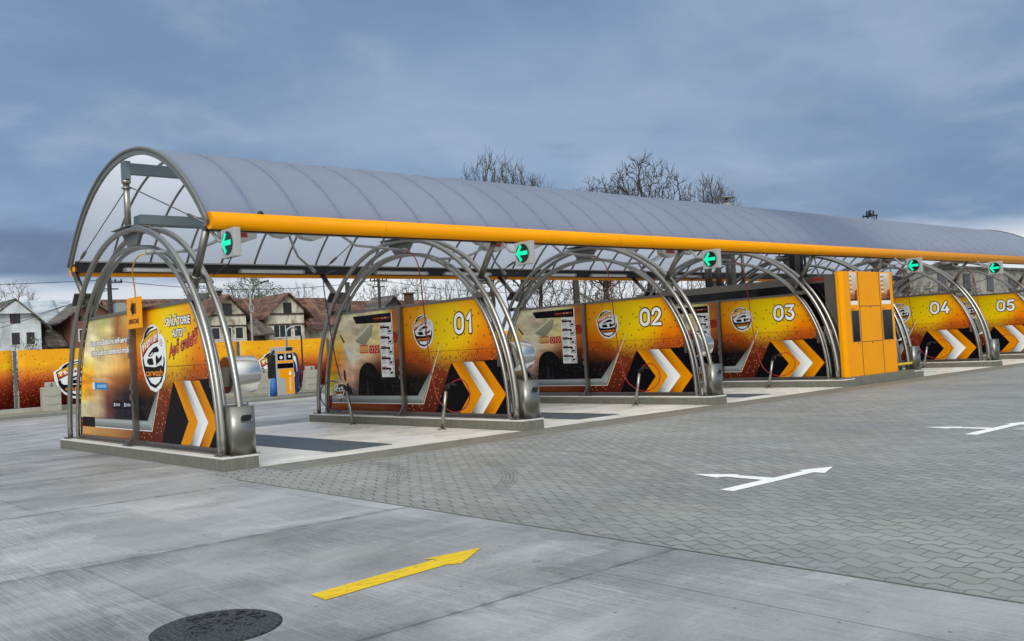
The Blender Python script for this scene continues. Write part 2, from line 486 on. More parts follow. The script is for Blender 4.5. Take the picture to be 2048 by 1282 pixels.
dots = g.m('MAXIMUM', g.m('MULTIPLY', g.sm(vs[0], 0.034, 0.018), g.m('GREATER_THAN', vr, 0.62)), g.m('MULTIPLY', g.m('MULTIPLY', g.sm(pit[0], 0.10, 0.04), g.m('GREATER_THAN', pr_, 0.72)), g.sm(g.noise(oc, 0.9, 3), 0.52, 0.66)))
c = g.mix(g.m('MULTIPLY', dots, 0.7), c, (0.06, 0.06, 0.065))
g.set(b.inputs['Base Color'], c)
g.set(b.inputs['Roughness'], g.lin(wet, 0.4, 0.7, 0.62, 0.42))
bh = g.m('SUBTRACT', g.m('ADD', g.m('MULTIPLY', brush, 0.5), g.m('MULTIPLY', brush2, 0.5)), g.m('MULTIPLY', joint, 1.0))
bp = g.n('ShaderNodeBump', Strength=0.35, Distance=0.008, Height=bh); g.set(b.inputs['Normal'], bp.outputs[0])
M['concrete'] = m

# zigzag interlocking pavers: courses run along Y
m, g, b = new_mat('zigzag_pavers')
oc = g.n('ShaderNodeTexCoord').outputs['Object']
ox, oy, oz = g.xyz(oc)
PX, PY = 0.163, 0.238
fy = g.m('FRACT', g.m('DIVIDE', oy, PY))
saw = g.m('MINIMUM', g.m('DIVIDE', fy, 0.68), g.m('DIVIDE', g.m('SUBTRACT', 1.0, fy), 0.32))
saw = g.sm(saw, -0.12, 1.12)
row = g.m('DIVIDE', g.m('SUBTRACT', ox, g.m('MULTIPLY', saw, 0.074)), PX)
rid = g.m('FLOOR', row); fr = g.m('FRACT', row)
odd = g.m('FRACT', g.m('MULTIPLY', rid, 0.5))
colm = g.m('ADD', g.m('ADD', g.m('DIVIDE', oy, PY), -0.84), odd)
cid = g.m('FLOOR', colm); fc = g.m('FRACT', colm)
dr = g.m('MULTIPLY', g.m('MINIMUM', fr, g.m('SUBTRACT', 1.0, fr)), PX)
dc = g.m('MULTIPLY', g.m('MINIMUM', fc, g.m('SUBTRACT', 1.0, fc)), PY)
dj = g.m('MINIMUM', g.m('MULTIPLY', dr, 0.62), g.m('MULTIPLY', dc, 1.25))
jt = g.sm(dj, 0.0105, 0.0040)
rnd = g.white(g.comb(rid, cid, 1.0))
big = g.noise(g.mapv(oc, (1, 0.5, 1)), 0.45, 6, 0.6, 0.4)
fine = g.noise(oc, 45, 4, 0.7)
tone = g.m('ADD', g.m('ADD', 0.5, g.m('MULTIPLY', g.m('SUBTRACT', rnd[0], 0.5), 0.30)), g.m('ADD', g.m('MULTIPLY', g.m('SUBTRACT', big, 0.5), 1.15), g.m('MULTIPLY', g.m('SUBTRACT', fine, 0.5), 0.55)))
c = g.ramp(tone, [(0.0, (0.170, 0.172, 0.162)), (0.5, (0.268, 0.270, 0.256)), (1.0, (0.372, 0.374, 0.358))])
tint = g.noise(oc, 0.7, 3)
c = g.mix(g.sm(tint, 0.55, 0.75, 0, 0.35), c, (0.24, 0.25, 0.30))
c = g.mix(g.sm(tint, 0.45, 0.28, 0, 0.30), c, (0.28, 0.275, 0.235))
# curved tyre tracks left by cars turning into the first bay
tr_n = g.noise(oc, 14, 3)
def ring(cx, cy, rad, w, lo, hi):
    ddx, ddy = g.m('SUBTRACT', ox, cx), g.m('SUBTRACT', oy, cy)
    d = g.m('SQRT', g.m('ADD', g.m('MULTIPLY', ddx, ddx), g.m('MULTIPLY', ddy, ddy)))
    e = g.m('ABSOLUTE', g.m('SUBTRACT', d, rad))
    a = g.m('ARCTAN2', ddy, ddx)
    tread = g.sm(g.m('ABSOLUTE', g.m('SUBTRACT', g.m('FRACT', g.m('MULTIPLY', d, 22.0)), 0.5)), 0.12, 0.3)
    return g.m('MULTIPLY', g.m('MULTIPLY', g.m('MULTIPLY', g.sm(e, w, w * 0.6), tread), g.sm(tr_n, 0.32, 0.55)), g.m('MULTIPLY', g.sm(a, lo, lo + 0.25), g.sm(a, hi, hi - 0.25)))
tracks = g.m('MAXIMUM', ring(-1.6, -1.1, 3.0, 0.17, -1.2, 0.1), g.m('MAXIMUM', ring(-1.6, -1.7, 4.0, 0.13, -1.1, -0.1), ring(-2.4, -2.6, 6.0, 0.12, -0.7, 0.2)))
c = g.mix(g.m('MULTIPLY', tracks, 0.6), c, (0.085, 0.082, 0.075))
deepj = g.sm(g.noise(oc, 1.3, 3), 0.35, 0.65, 0.5, 1.0)
c = g.mix(g.m('MULTIPLY', jt, g.m('MULTIPLY', deepj, 0.68)), c, (0.070, 0.072, 0.070))
g.set(b.inputs['Base Color'], c)
g.set(b.inputs['Roughness'], g.lin(big, 0.3, 0.7, 0.50, 0.70))
bp = g.n('ShaderNodeBump', Strength=0.7, Distance=0.008, Height=g.m('ADD', g.sm(dj, 0.0, 0.012), g.m('MULTIPLY', fine, 0.12))); g.set(b.inputs['Normal'], bp.outputs[0])
M['paver'] = m

# wash bay floor: pale smooth screed, damp
m, g, b = new_mat('pale_bay_floor')
oc = g.n('ShaderNodeTexCoord').outputs['Object']
n = g.noise(g.mapv(oc, (1, 1.6, 1)), 0.9, 6, 0.6, 0.3); n2 = g.noise(g.mapv(oc, (3, 22, 1)), 1.0, 4, 0.6)
c = g.mix(g.sm(n, 0.35, 0.7), (0.80, 0.78, 0.70), (0.92, 0.905, 0.85))
c = g.mix(g.m('MULTIPLY', g.sm(n2, 0.5, 0.75), 0.25), c, (0.50, 0.47, 0.38))
vs = g.vor(oc, 1.1); vr = g.white(vs[2])[0]
c = g.mix(g.m('MULTIPLY', g.sm(vs[0], 0.045, 0.02), g.m('GREATER_THAN', vr, 0.5)), c, (0.12, 0.11, 0.10))
g.set(b.inputs['Base Color'], c)
g.set(b.inputs['Roughness'], g.lin(n, 0.3, 0.7, 0.22, 0.45))
M['bayfloor'] = m

M['gutter'] = simple('damp_gutter_slabs', (118, 117, 108), 0.55, 0, 0.25, 3, 0.2)
M['gutter_edge'] = simple('pale_gutter_edge', (176, 174, 164), 0.6, 0, 0.15, 5)
M['grate'] = simple('slate_grate', (74, 84, 94), 0.5, 0.0, 0.12, 16)
M['soil'] = simple('verge_gravel', (132, 134, 116), 0.9, 0, 0.35, 9, 0.5)
M['earth'] = simple('far_ground', (104, 104, 96), 0.9, 0, 0.3, 0.4)
M['kerb2'] = simple('street_kerb', (120, 120, 114), 0.8, 0, 0.2, 4, 0.3)

# yellow paint, worn
m, g, b = new_mat('yellow_road_paint')
oc = g.n('ShaderNodeTexCoord').outputs['Object']
n = g.noise(g.mapv(oc, (3, 14, 1)), 2.0, 6, 0.65)
c = g.mix(g.sm(n, 0.42, 0.72), lin((236, 198, 0)), lin((196, 156, 6)))
g.set(b.inputs['Base Color'], c); b.inputs['Roughness'].default_value = 0.65
def worn(m, g, b, amt):
    oc = g.n('ShaderNodeTexCoord').outputs['Object']
    k = g.m('MULTIPLY', g.sm(g.noise(oc, 26, 8, 0.75), amt, amt + 0.10), g.sm(g.noise(oc, 3.5, 3), 0.40, 0.58))
    t = g.n('ShaderNodeBsdfTransparent'); mx = g.n('ShaderNodeMixShader'); g.set(mx.inputs[0], k)
    g.nt.links.new(b.outputs[0], mx.inputs[1]); g.nt.links.new(t.outputs[0], mx.inputs[2])
    g.nt.links.new(mx.outputs[0], g.nt.nodes['Material Output'].inputs[0])
worn(m, g, b, 0.56)
M['yellow_paint'] = m
_b = M['white_paint'].node_tree.nodes['Principled BSDF']
worn(M['white_paint'], G(M['white_paint'].node_tree), _b, 0.60)

# cast-iron cover
m, g, b = new_mat('cast_iron')
oc = g.n('ShaderNodeTexCoord').outputs['Object']
v = g.vor(g.mapv(oc, (1, 1.7, 1)), 30)[0]; n = g.noise(oc, 9, 6, 0.7)
g.set(b.inputs['Base Color'], g.mix(n, (0.035, 0.038, 0.048), (0.085, 0.09, 0.105)))
b.inputs['Roughness'].default_value = 0.5; b.inputs['Metallic'].default_value = 0.3
bp = g.n('ShaderNodeBump', Strength=1.0, Distance=0.03, Height=g.m('ADD', v, g.m('MULTIPLY', n, 0.7))); g.set(b.inputs['Normal'], bp.outputs[0])
M['iron'] = m

# houses
def plaster(name, col, dirt):
    m, g, b = new_mat(name)
    oc = g.n('ShaderNodeTexCoord').outputs['Object']
    n = g.noise(g.mapv(oc, (0.6, 0.6, 0.35)), 1.6, 7, 0.65, 0.6)
    c = g.mix(g.sm(n, 0.42, 0.72), lin(col), lin(dirt))
    _, _, oz = g.xyz(oc)
    bd = g.sm(g.m('FRACT', g.m('MULTIPLY', oz, 4.5)), 0.0, 0.10, 0.88, 1.0)
    c = g.mix(1.0, c, g.comb(bd, bd, bd), 'MULTIPLY')
    g.set(b.inputs['Base Color'], c); b.inputs['Roughness'].default_value = 0.85
    return m
M['beige'] = plaster('old_beige_plaster', (222, 214, 196), (118, 104, 84))
M['white'] = plaster('white_siding', (216, 222, 226), (168, 176, 182))
M['redwall'] = plaster('red_brown_wall', (128, 84, 72), (84, 50, 44))
M['greywall'] = plaster('grey_render', (164, 160, 150), (112, 108, 100))
def roofmat(name, c1, c2, c3, axis=0, freq=2.2):
    m, g, b = new_mat(name)
    oc = g.n('ShaderNodeTexCoord').outputs['Object']
    ax = g.xyz(oc)[axis]
    n = g.noise(g.mapv(oc, (0.5, 0.7, 1.8)), 1.4, 7, 0.65, 0.8)
    seam = g.sm(g.m('ABSOLUTE', g.m('SUBTRACT', g.m('FRACT', g.m('MULTIPLY', ax, freq)), 0.5)), 0.40, 0.5)
    pid = g.white(g.comb(g.m('FLOOR', g.m('MULTIPLY', ax, freq)), g.m('FLOOR', g.m('MULTIPLY', g.xyz(oc)[2], 1.4)), 0.0))[0]
    c = g.mix(g.sm(g.m('ADD', n, g.m('MULTIPLY', g.m('SUBTRACT', pid, 0.5), 0.22)), 0.36, 0.66), lin(c1), lin(c2))
    c = g.mix(g.m('MULTIPLY', seam, 0.6), c, lin(c3))
    g.set(b.inputs['Base Color'], c); b.inputs['Roughness'].default_value = 0.7
    bp = g.n('ShaderNodeBump', Strength=0.6, Distance=0.05, Height=g.m('ADD', seam, n)); g.set(b.inputs['Normal'], bp.outputs[0])
    return m
M['roof_brown'] = roofmat('rusty_brown_roof', (66, 42, 36), (128, 92, 72), (34, 22, 20))
M['roof_grey'] = roofmat('grey_sheet_roof', (142, 152, 162), (188, 196, 204), (92, 98, 106), 0, 0.5)
M['roof_dark'] = roofmat('dark_sheet_roof', (70, 66, 62), (112, 104, 96), (38, 36, 36))
M['glass'] = simple('dark_window_glass', (34, 38, 42), 0.12, 0, 0.2, 2)
M['frame_white'] = simple('white_window_frame', (220, 220, 214), 0.5)
M['frame_dark'] = simple('dark_wood_trim', (62, 46, 40), 0.7)
M['brick'] = simple('chimney_brick', (84, 66, 58), 0.85, 0, 0.3, 6)

# trees
M['bark'] = simple('bare_bark', (58, 50, 44), 0.9, 0, 0.3, 5)
M['bark_light'] = simple('pale_bare_twigs', (128, 118, 112), 0.9, 0, 0.2, 5)
M['bark_mid'] = simple('brown_bare_twigs', (74, 64, 56), 0.9, 0, 0.25, 5)
m, g, b = new_mat('olive_leaf')
oi = g.n('ShaderNodeNewGeometry').outputs['Random Per Island']
g.set(b.inputs['Base Color'], g.ramp(oi, [(0.0, (0.035, 0.045, 0.014)), (0.5, (0.075, 0.085, 0.030)), (1.0, (0.14, 0.13, 0.055))]))
b.inputs['Roughness'].default_value = 0.7
M['leaf'] = m
m, g, b = new_mat('dead_vine')
oi = g.n('ShaderNodeNewGeometry').outputs['Random Per Island']
g.set(b.inputs['Base Color'], g.ramp(oi, [(0.0, (0.045, 0.038, 0.028)), (0.6, (0.12, 0.105, 0.080)), (1.0, (0.22, 0.20, 0.16))]))
b.inputs['Roughness'].default_value = 0.85
M['vine'] = m

# green signal lamp
m, g, b = new_mat('green_signal_led')
oc = g.n('ShaderNodeTexCoord').outputs['Object']
_, oy, oz = g.xyz(oc)
led = g.vor(g.comb(oy, oz, 0.0), 42)[0]
b.inputs['Base Color'].default_value = (0.0, 0.35, 0.16, 1)
b.inputs['Emission Color'].default_value = (0.0, 0.80, 0.46, 1)
g.set(b.inputs['Emission Strength'], g.sm(led, 0.75, 0.30, 0.45, 1.0))
M['led'] = m
M['lens'] = simple('dark_signal_lens', (8, 34, 26), 0.2)

# ================================================================ ground
def sheet(name, rects, z, mat, kind='structure'):
    mb = MB()
    for x0, y0, x1, y1 in rects:
        mb.poly([(x0, y0, z), (x1, y0, z), (x1, y1, z), (x0, y1, z)])
    o = mb.build(name, mat); o['kind'] = kind
    return o


sheet('ground', [(-900, -900, 1500, 1500)], -0.06, M['earth'])
sheet('concrete_yard', [(-90, -60, -0.55, 24.0), (-0.55, 0.0, 140, 24.0)], 0.0, M['concrete'])
sheet('paved_forecourt', [(-0.55, -60, 140, 0.0)], 0.0, M['paver'])
sheet('bay_floor', [(0.285, 0.0, 5.48, 7.9), (6.06, 0.0, 11.23, 7.9), (11.80, 0.0, 17.0, 7.9), (21.58, 0.0, 26.8, 7.9), (27.37, 0.0, 32.57, 7.9), (33.13, 0.0, 38.3, 7.9)], 0.006, M['bayfloor'])
sheet('drain_strip', [(0.285, -0.98, 38.3, -0.004)], 0.004, M['gutter'])
sheet('slab_edging', [(-0.566, -60, -0.546, -1.0)], 0.0055, M['gutter'])
sheet('drain_edging', [(0.2, -1.045, 38.3, -0.985)], 0.005, M['gutter_edge'])
mb = MB(); mb.box((-90, 24.0, -0.05), (140, 24.22, 0.13)); o = mb.build('verge_kerb', M['kerb2'], bevel=0.02); o['kind'] = 'structure'
sheet('verge', [(-90, 24.22, 140, 60)], 0.11, M['soil'])

# ================================================================ artwork
def emblem(sh, cu, cv, w, h, ly=0):
    """shield badge: white outline, black ring, banner reading PREMIUM, car, lettering carwash"""
    def T(x, y): return (cu + (x - 365) / 590 * w, cv + (610 - y) / 970 * h)
    def T2(x, y): return (cu + (x - 278) / 385 * w, cv + (645 - y) / 1050 * h)
    def pl(f, pts, col, l): sh.poly([f(*p) for p in pts][::-1], col, ly + l)
    W, K = (238, 240, 242), (16, 18, 24)
    pl(T, [(75, 400), (130, 340), (180, 240), (260, 160), (360, 125), (450, 150), (510, 200), (522, 285), (575, 290), (630, 340), (655, 430), (660, 650), (645, 780), (605, 910), (520, 1035), (400, 1095), (280, 1060), (180, 940), (110, 750), (85, 600)], W, 0)
    pl(T, [(160, 325), (200, 240), (270, 178), (380, 158), (430, 172), (320, 200), (245, 255), (190, 325)], K, 1)
    pl(T, [(118, 610), (150, 600), (620, 600), (622, 690), (595, 820), (535, 950), (395, 1042), (270, 1000), (185, 880), (132, 740)], K, 1)
    pl(T, [(150, 590), (260, 470), (400, 400), (560, 470), (600, 560), (598, 680), (575, 740), (195, 740), (160, 680)], W, 2)
    pl(T, [(240, 888), (540, 880), (480, 955), (395, 992), (300, 960)], W, 2)
    # banner with dark edge
    top = [(103, 405), (200, 300), (320, 228), (490, 195)]; bot = [(122, 605), (188, 535), (270, 460), (385, 405), (498, 390)]
    pl(T, top + bot[::-1], K, 3)
    t2 = [(118, 415), (205, 318), (325, 245), (478, 214)]; m2 = [(122, 500), (205, 415), (325, 340), (482, 300)]; b2 = [(130, 580), (192, 512), (325, 418), (486, 378)]
    for i in range(3):
        for A, B, ca, cb in ((t2, m2, (226, 190, 40), (220, 128, 40)), (m2, b2, (220, 128, 40), (176, 40, 30))):
            sh.poly([T(*A[i]), T(*B[i]), T(*B[i + 1]), T(*A[i + 1])], [ca, cb, cb, ca], ly + 4)
    for i, ch in enumerate('PREMIUM'):
        f = i / 6
        x = 160 + 300 * f
        y = 452 - 190 * f + 60 * f * f
        sh.text(ch, *T(x, y), h=h * 0.100, w=w * (0.068 if ch != 'I' else 0.02) * (1.15 if ch == 'M' else 1), col=(250, 248, 240), layer=ly + 5, bold=0.03, rot=0.55 - 0.32 * f)
    # car
    for pts in ([(205, 605), (235, 555), (290, 490), (345, 468), (375, 530), (355, 562), (305, 558), (255, 618), (222, 622)],
                [(185, 692), (200, 648), (272, 645), (288, 745), (232, 752), (200, 732)],
                [(318, 640), (338, 598), (362, 660), (412, 605), (405, 675), (352, 735), (322, 762)],
                [(158, 765), (200, 772), (300, 790), (400, 757), (425, 800), (160, 815)]):
        pl(T2, pts, K, 4)
    pl(T2, [(235, 600), (262, 570), (290, 550), (270, 590), (240, 612)], W, 5)
    pl(T2, [(335, 745), (405, 690), (410, 705), (345, 770)], W, 5)
    sh.text('carwash', *T2(290, 868), w=w * 0.64, h=h * 0.105, col=(232, 142, 48), layer=ly + 5, bold=0.02, outline=0.05, ocol=K)
    sh.disc(*T2(402, 420), w * 0.055, (70, 72, 78), ly + 3, 16, h * 0.050)
    sh.disc(*T2(402, 420), w * 0.046, W, ly + 4, 16, h * 0.042)
    sh.text('R', *T2(402, 420), h=h * 0.045, col=(60, 62, 70), layer=ly + 5)


def Y(pts):                       # panel art is laid out in (Y, Z); the sheet's u axis is -Y
    return [(-y, z) for y, z in pts]


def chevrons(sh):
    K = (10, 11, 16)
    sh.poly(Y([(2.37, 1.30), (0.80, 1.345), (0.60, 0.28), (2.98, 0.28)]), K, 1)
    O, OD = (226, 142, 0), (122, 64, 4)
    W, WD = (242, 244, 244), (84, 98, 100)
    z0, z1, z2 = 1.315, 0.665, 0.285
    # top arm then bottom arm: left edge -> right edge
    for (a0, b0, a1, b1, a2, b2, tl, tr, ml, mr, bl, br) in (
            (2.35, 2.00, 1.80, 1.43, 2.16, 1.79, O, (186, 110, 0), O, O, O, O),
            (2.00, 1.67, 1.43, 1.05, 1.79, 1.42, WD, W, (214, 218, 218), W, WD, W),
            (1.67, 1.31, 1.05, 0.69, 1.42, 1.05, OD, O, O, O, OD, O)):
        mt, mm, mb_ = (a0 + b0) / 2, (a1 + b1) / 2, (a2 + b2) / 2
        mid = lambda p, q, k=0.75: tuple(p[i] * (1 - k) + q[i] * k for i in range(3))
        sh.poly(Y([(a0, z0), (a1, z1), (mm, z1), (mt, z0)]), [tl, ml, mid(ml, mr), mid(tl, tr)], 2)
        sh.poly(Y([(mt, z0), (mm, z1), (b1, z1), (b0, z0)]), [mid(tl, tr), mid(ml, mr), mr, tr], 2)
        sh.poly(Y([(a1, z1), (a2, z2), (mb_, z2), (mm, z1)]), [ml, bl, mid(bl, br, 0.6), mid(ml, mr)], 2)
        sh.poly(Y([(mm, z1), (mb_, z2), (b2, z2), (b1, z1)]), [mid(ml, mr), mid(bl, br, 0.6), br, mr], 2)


def silver(sh, y_left, foam=None):
    S1, S2 = (188, 194, 194), (112, 118, 118)
    zs = [0.635, 0.60, 0.545, 0.47]; cs = [(120, 126, 126), (172, 178, 178), (138, 144, 144), (108, 114, 114)]
    for i in range(3):
        sh.poly(Y([(y_left, zs[i]), (y_left, zs[i + 1]), (3.43, zs[i + 1]), (3.43, zs[i])]), [cs[i], cs[i + 1], cs[i + 1], cs[i]], 1)
    sh.poly(Y([(y_left, 0.468), (y_left, 0.452), (3.40, 0.452), (3.43, 0.468)]), (232, 234, 234), 1)
    # rising taper
    sh.poly(Y([(3.60, 0.64), (3.43, 0.50), (2.71, 1.69), (3.05, 1.20)]), [(150, 156, 156), (172, 178, 178), (190, 190, 184), (90, 92, 92)], 1.4)
    sh.poly(Y([(3.43, 0.452), (3.40, 0.452), (2.69, 1.70), (2.715, 1.70)]), (238, 214, 170), 1.8)
    # black foam field between post and taper
    if foam is not None:
        foam.poly(Y([(4.0, 1.02), (4.0, 0.637), (3.605, 0.637), (3.22, 1.02)]), [(24, 16, 16), (12, 10, 14), (12, 10, 14), (30, 18, 16)], 0.6)
        foam.poly(Y([(4.0, 1.36), (4.0, 1.02), (3.22, 1.02), (2.95, 1.30)]), [(120, 60, 22), (24, 16, 16), (30, 18, 16), (150, 70, 22)], 0.6)


GRID_CAR = [
    (2.56, 'cdc3af cdc3af cdc3af d0c0b2 c8b9ac cdc3a5 d6c896 d6c48c b06e32 b46e2c'),
    (2.25, 'cec6b4 d2c8b8 cdbeb2 c4b2a6 b4ac96 cec496 d6c896 d4be87 aa5a28 be6e28'),
    (2.00, 'd6be8c e0c896 d6ccba cec0ae a8a68c c8be96 d6c896 ceaa6e 96321c b4501e'),
    (1.75, 'e2aa28 e4b03c deceaa e4dcce cec4aa d4c496 d2b882 be8246 c47028 be6924'),
    (1.50, 'de9614 d88c1e be966e e2d8c8 ceb49c c4a587 a06e50 8c502c 96501e 8c4c1e'),
    (1.30, 'ce7810 be6e28 d6aa96 d6b09c c49680 6e4636 5a3224 542e1e 462214 3c1e12'),
    (1.10, 'c8aa28 c4a032 cea092 c89c8e 78564e 161212 181212 181210 140e0c 120c0c'),
    (0.90, 'b4b03c 96823c ba8c82 b48c80 3c2e2e 0c0c0e 0e0c0e 0c0c0e 0a0a0c 0a0a0c'),
    (0.64, 'c8c4be 3c383a 28242c 5a5052 141416 0c0c0e 0a0a0c 0a0a0c 0a0a0c 0a0a0c')]
GRID_END = [
    (2.56, 'beb48c c4ba8c a0a064 c8b482 96603c c4a054 be963c'),
    (2.20, 'd6ceb4 d6ceb2 beb882 ceba8c 8c5636 ba8246 c49246'),
    (1.90, 'dcd4ba d8ccb0 cebe96 d6be96 ceaa78 c48c50 c48c42'),
    (1.60, 'e2be3c e0b43c d6be8c d4b478 cea060 c88c46 be7832'),
    (1.35, 'e28c0e d88214 cea064 be8250 a06036 784224 6e3c1e'),
    (1.10, 'e8b01e d6a03c bea082 82463c 462c28 181622 14121a'),
    (0.90, 'cec4ac cec4aa baa68c 643836 28222c 101424 0e101a'),
    (0.64, 'c8bea5 c8baa0 a08c78 503236 181826 0e1426 0c0e18')]


def picture(sh, grid, y_right, layer, gain=1.0):
    """a printed photograph as a smooth field of colours between the left panel edge and the centre post"""
    rows = [(z, [tuple(int(c[i:i + 2], 16) for i in (0, 2, 4)) for c in t.split()]) for z, t in grid]
    n = len(rows[0][1])
    sub = 3
    cells = []
    for r in range(len(rows) - 1):
        for k in range(sub):
            f = k / sub
            cells.append((rows[r][0] * (1 - f) + rows[r + 1][0] * f, [tuple(a * (1 - f) + b_ * f for a, b_ in zip(p, q)) for p, q in zip(rows[r][1], rows[r + 1][1])]))
    cells.append(rows[-1])
    rng = random.Random(n)
    def at(z, i):
        yl = inner_y(z, 1) - 0.085
        return (-(yl + (y_right - yl) * i / (n - 1)), z)
    cells = [(z, [tuple(max(0, min(255, v * q * gain * (1.0 if k_ < 2 else 0.93))) for k_, v in enumerate(c)) for c, q in ((c_, 1 + rng.uniform(-.14, .14)) for c_ in cs)]) for z, cs in cells]
    for (z0, c0), (z1, c1) in zip(cells, cells[1:]):
        for i in range(n - 1):
            sh.poly([at(z0, i), at(z1, i), at(z1, i + 1), at(z0, i + 1)], [c0[i], c1[i], c1[i + 1], c0[i + 1]], layer)


def photo_car(sh):
    """left half of a bay panel: car being rinsed"""
    picture(sh, GRID_CAR, 4.1, 0.3, 1.12)
    # mirror and headlamp of the car
    sh.poly(Y([(6.08, 1.93), (5.37, 2.28), (5.22, 2.24), (5.30, 2.02), (5.62, 1.78)]), [(150, 154, 134), (178, 178, 150), (172, 168, 134), (160, 156, 126), (140, 142, 120)], 1.2)
    sh.poly(Y([(6.08, 1.93), (5.37, 2.28), (5.34, 2.25), (6.02, 1.90)]), (226, 220, 200), 1.4)
    sh.poly(Y([(6.34, 1.50), (5.9, 1.57), (5.55, 1.55), (5.95, 1.53), (6.32, 1.46)]), (236, 214, 196), 1.2)
    # wheel arch and tyre
    wh = [(5.52 + 0.36 * math.cos(a), 1.08 + 0.34 * math.sin(a)) for a in [math.pi * k / 10 for k in range(11)]]
    sh.poly(Y([(5.98, 0.65)] + [(y, z) for y, z in wh[::-1]][0:0] + [(5.92, 1.10)] + [(5.52 - 0.40 * math.cos(math.pi * k / 8), 1.08 + 0.32 * math.sin(math.pi * k / 8)) for k in range(9)][::-1] + [(5.12, 0.65)]), (12, 12, 14), 1.8)
    sh.poly(Y([(5.60, 1.00), (5.64, 0.66), (5.50, 0.66), (5.52, 0.98)]), (38, 40, 44), 2.1)
    sh.poly(Y([(5.44, 0.92), (5.40, 0.66), (5.32, 0.66), (5.37, 0.95)]), (34, 36, 40), 2.1)
    # front bumper stripe and lamp
    sh.poly(Y([(6.50, 0.90), (6.45, 0.66), (6.20, 0.66), (6.42, 0.94)]), (22, 20, 26), 2.0)
    sh.poly(Y([(6.43, 0.86), (6.05, 0.66), (5.96, 0.66), (6.40, 0.90)]), (98, 98, 104), 2.2)
    sh.poly(Y([(6.60, 1.28), (6.60, 1.02), (6.50, 0.95), (6.52, 1.22)]), (96, 34, 26), 2.0)
    # water jet from a lance
    sh.poly(Y([(6.56, 1.86), (6.22, 1.66), (6.05, 1.50), (6.35, 1.46)]), [(244, 240, 230), (236, 232, 218), (240, 236, 224), (226, 214, 196)], 1.6)
    sh.poly(Y([(6.70, 2.08), (6.52, 1.87), (6.48, 1.91), (6.67, 2.10)]), (20, 18, 18), 2.4)
    # head board
    sh.poly(Y([(6.07, 2.485), (5.94, 2.31), (4.47, 2.27), (4.47, 2.485)]), (12, 10, 12), 2.4)
    for (a, bq, z, cc) in ((5.18, 4.55, 2.385, (196, 78, 44)),):
        k = a
        while k > bq:
            wd = random.uniform(0.03, 0.075)
            sh.poly(Y([(k, z + 0.018), (k, z - 0.018), (k - wd, z - 0.018), (k - wd, z + 0.018)]), cc if random.random() < 0.6 else (200, 170, 150), 2.8); k -= wd + 0.012
    sh.poly(Y([(5.16, 2.345), (5.16, 2.335), (4.56, 2.335), (4.56, 2.345)]), (120, 40, 30), 2.8)
    # instruction board, five boxes
    sh.poly(Y([(4.955, 2.27), (4.955, 1.05), (4.43, 1.05), (4.43, 2.49), (4.47, 2.49), (4.47, 2.27)]), (232, 234, 236), 3.0)
    for i in range(5):
        z = 2.215 - i * 0.232
        sh.poly(Y([(4.93, z), (4.93, z - 0.022), (4.74, z - 0.022), (4.74, z)]), (150, 40, 36), 3.4)
        sh.poly(Y([(4.93, z - 0.026), (4.93, z - 0.07), (4.60, z - 0.07), (4.60, z - 0.026)]), (30, 24, 26), 3.4)
        for j in range(4):
            sh.poly(Y([(4.92, z - 0.088 - j * 0.024), (4.92, z - 0.096 - j * 0.024), (4.72 + 0.05 * (j % 2), z - 0.096 - j * 0.024), (4.72 + 0.05 * (j % 2), z - 0.088 - j * 0.024)]), (150, 156, 162), 3.4)
        sh.poly(Y([(4.635, z - 0.03), (4.635, z - 0.20), (4.455, z - 0.20), (4.455, z - 0.03)]), (26, 28, 32), 3.6)
        sh.poly(Y([(4.62, z - 0.10), (4.62, z - 0.19), (4.47, z - 0.19), (4.47, z - 0.05)]), (226, 228, 230), 4.0)
        sh.poly(Y([(4.60, z - 0.12), (4.60, z - 0.17), (4.50, z - 0.16), (4.50, z - 0.115)]), (20, 20, 24), 4.4)
        sh.disc(-4.52, z - 0.045, 0.05, (232, 234, 236), 4.4, 12, 0.035)
    # yellow notice and two red symbols
    for j, cc in enumerate(((206, 84, 30), (232, 160, 40), (226, 150, 40), (206, 90, 30))):
        z = 1.805 - j * 0.052
        sh.poly(Y([(5.83, z), (5.83, z - 0.034), (5.47, z - 0.034), (5.47, z)]), cc, 2.6)
    for a in (5.42, 5.20):
        sh.poly(Y([(a, 1.78), (a, 1.60), (a - 0.19, 1.60), (a - 0.19, 1.78)]), (196, 26, 30), 2.6)
        sh.disc(-(a - 0.095), 1.69, 0.055, (234, 208, 190), 3.0, 12, 0.065); sh.disc(-(a - 0.095), 1.69, 0.038, (196, 26, 30), 3.4, 12, 0.048)
    # orange frame strip right of the board
    for (z0, z1, c0, c1) in ((2.50, 2.05, (176, 106, 40), (206, 116, 34)), (2.05, 1.80, (150, 44, 26), (166, 60, 30)), (1.80, 1.45, (198, 112, 40), (150, 78, 30)), (1.45, 1.05, (120, 54, 24), (26, 16, 14))):
        sh.poly(Y([(4.43, z0), (4.43, z1), (4.12, z1), (4.12, z0)]), [c0, c1, c1, c0], 1.0)


# ================================================================ wash bay partitions
A_C, A_A, A_T = 3.95, 3.70, 4.00        # outer arch: centre, half span, top
I_C, I_A, I_T = 4.00, 3.42, 3.70        # inner arch


def arch_pts(cy, a, top, x, n=56, z0=0.2, e=2.12):
    pts = []
    for k in range(n + 1):
        th = math.pi * k / n
        c_, s_ = math.cos(th), math.sin(th)
        y = cy - a * math.copysign(abs(c_) ** (2 / e), c_)
        z = z0 + (top - z0) * abs(s_) ** (2 / e)
        pts.append((x, y, z))
    return pts


def inner_y(z, side):                   # inner arch edge at height z
    h = max(0.0, min(1.0, (z - 0.2) / (I_T - 0.2)))
    return I_C + side * I_A * (1 - h ** 2.12) ** (1 / 2.12)


PANEL_TOP, PANEL_BOT = 2.56, 0.285


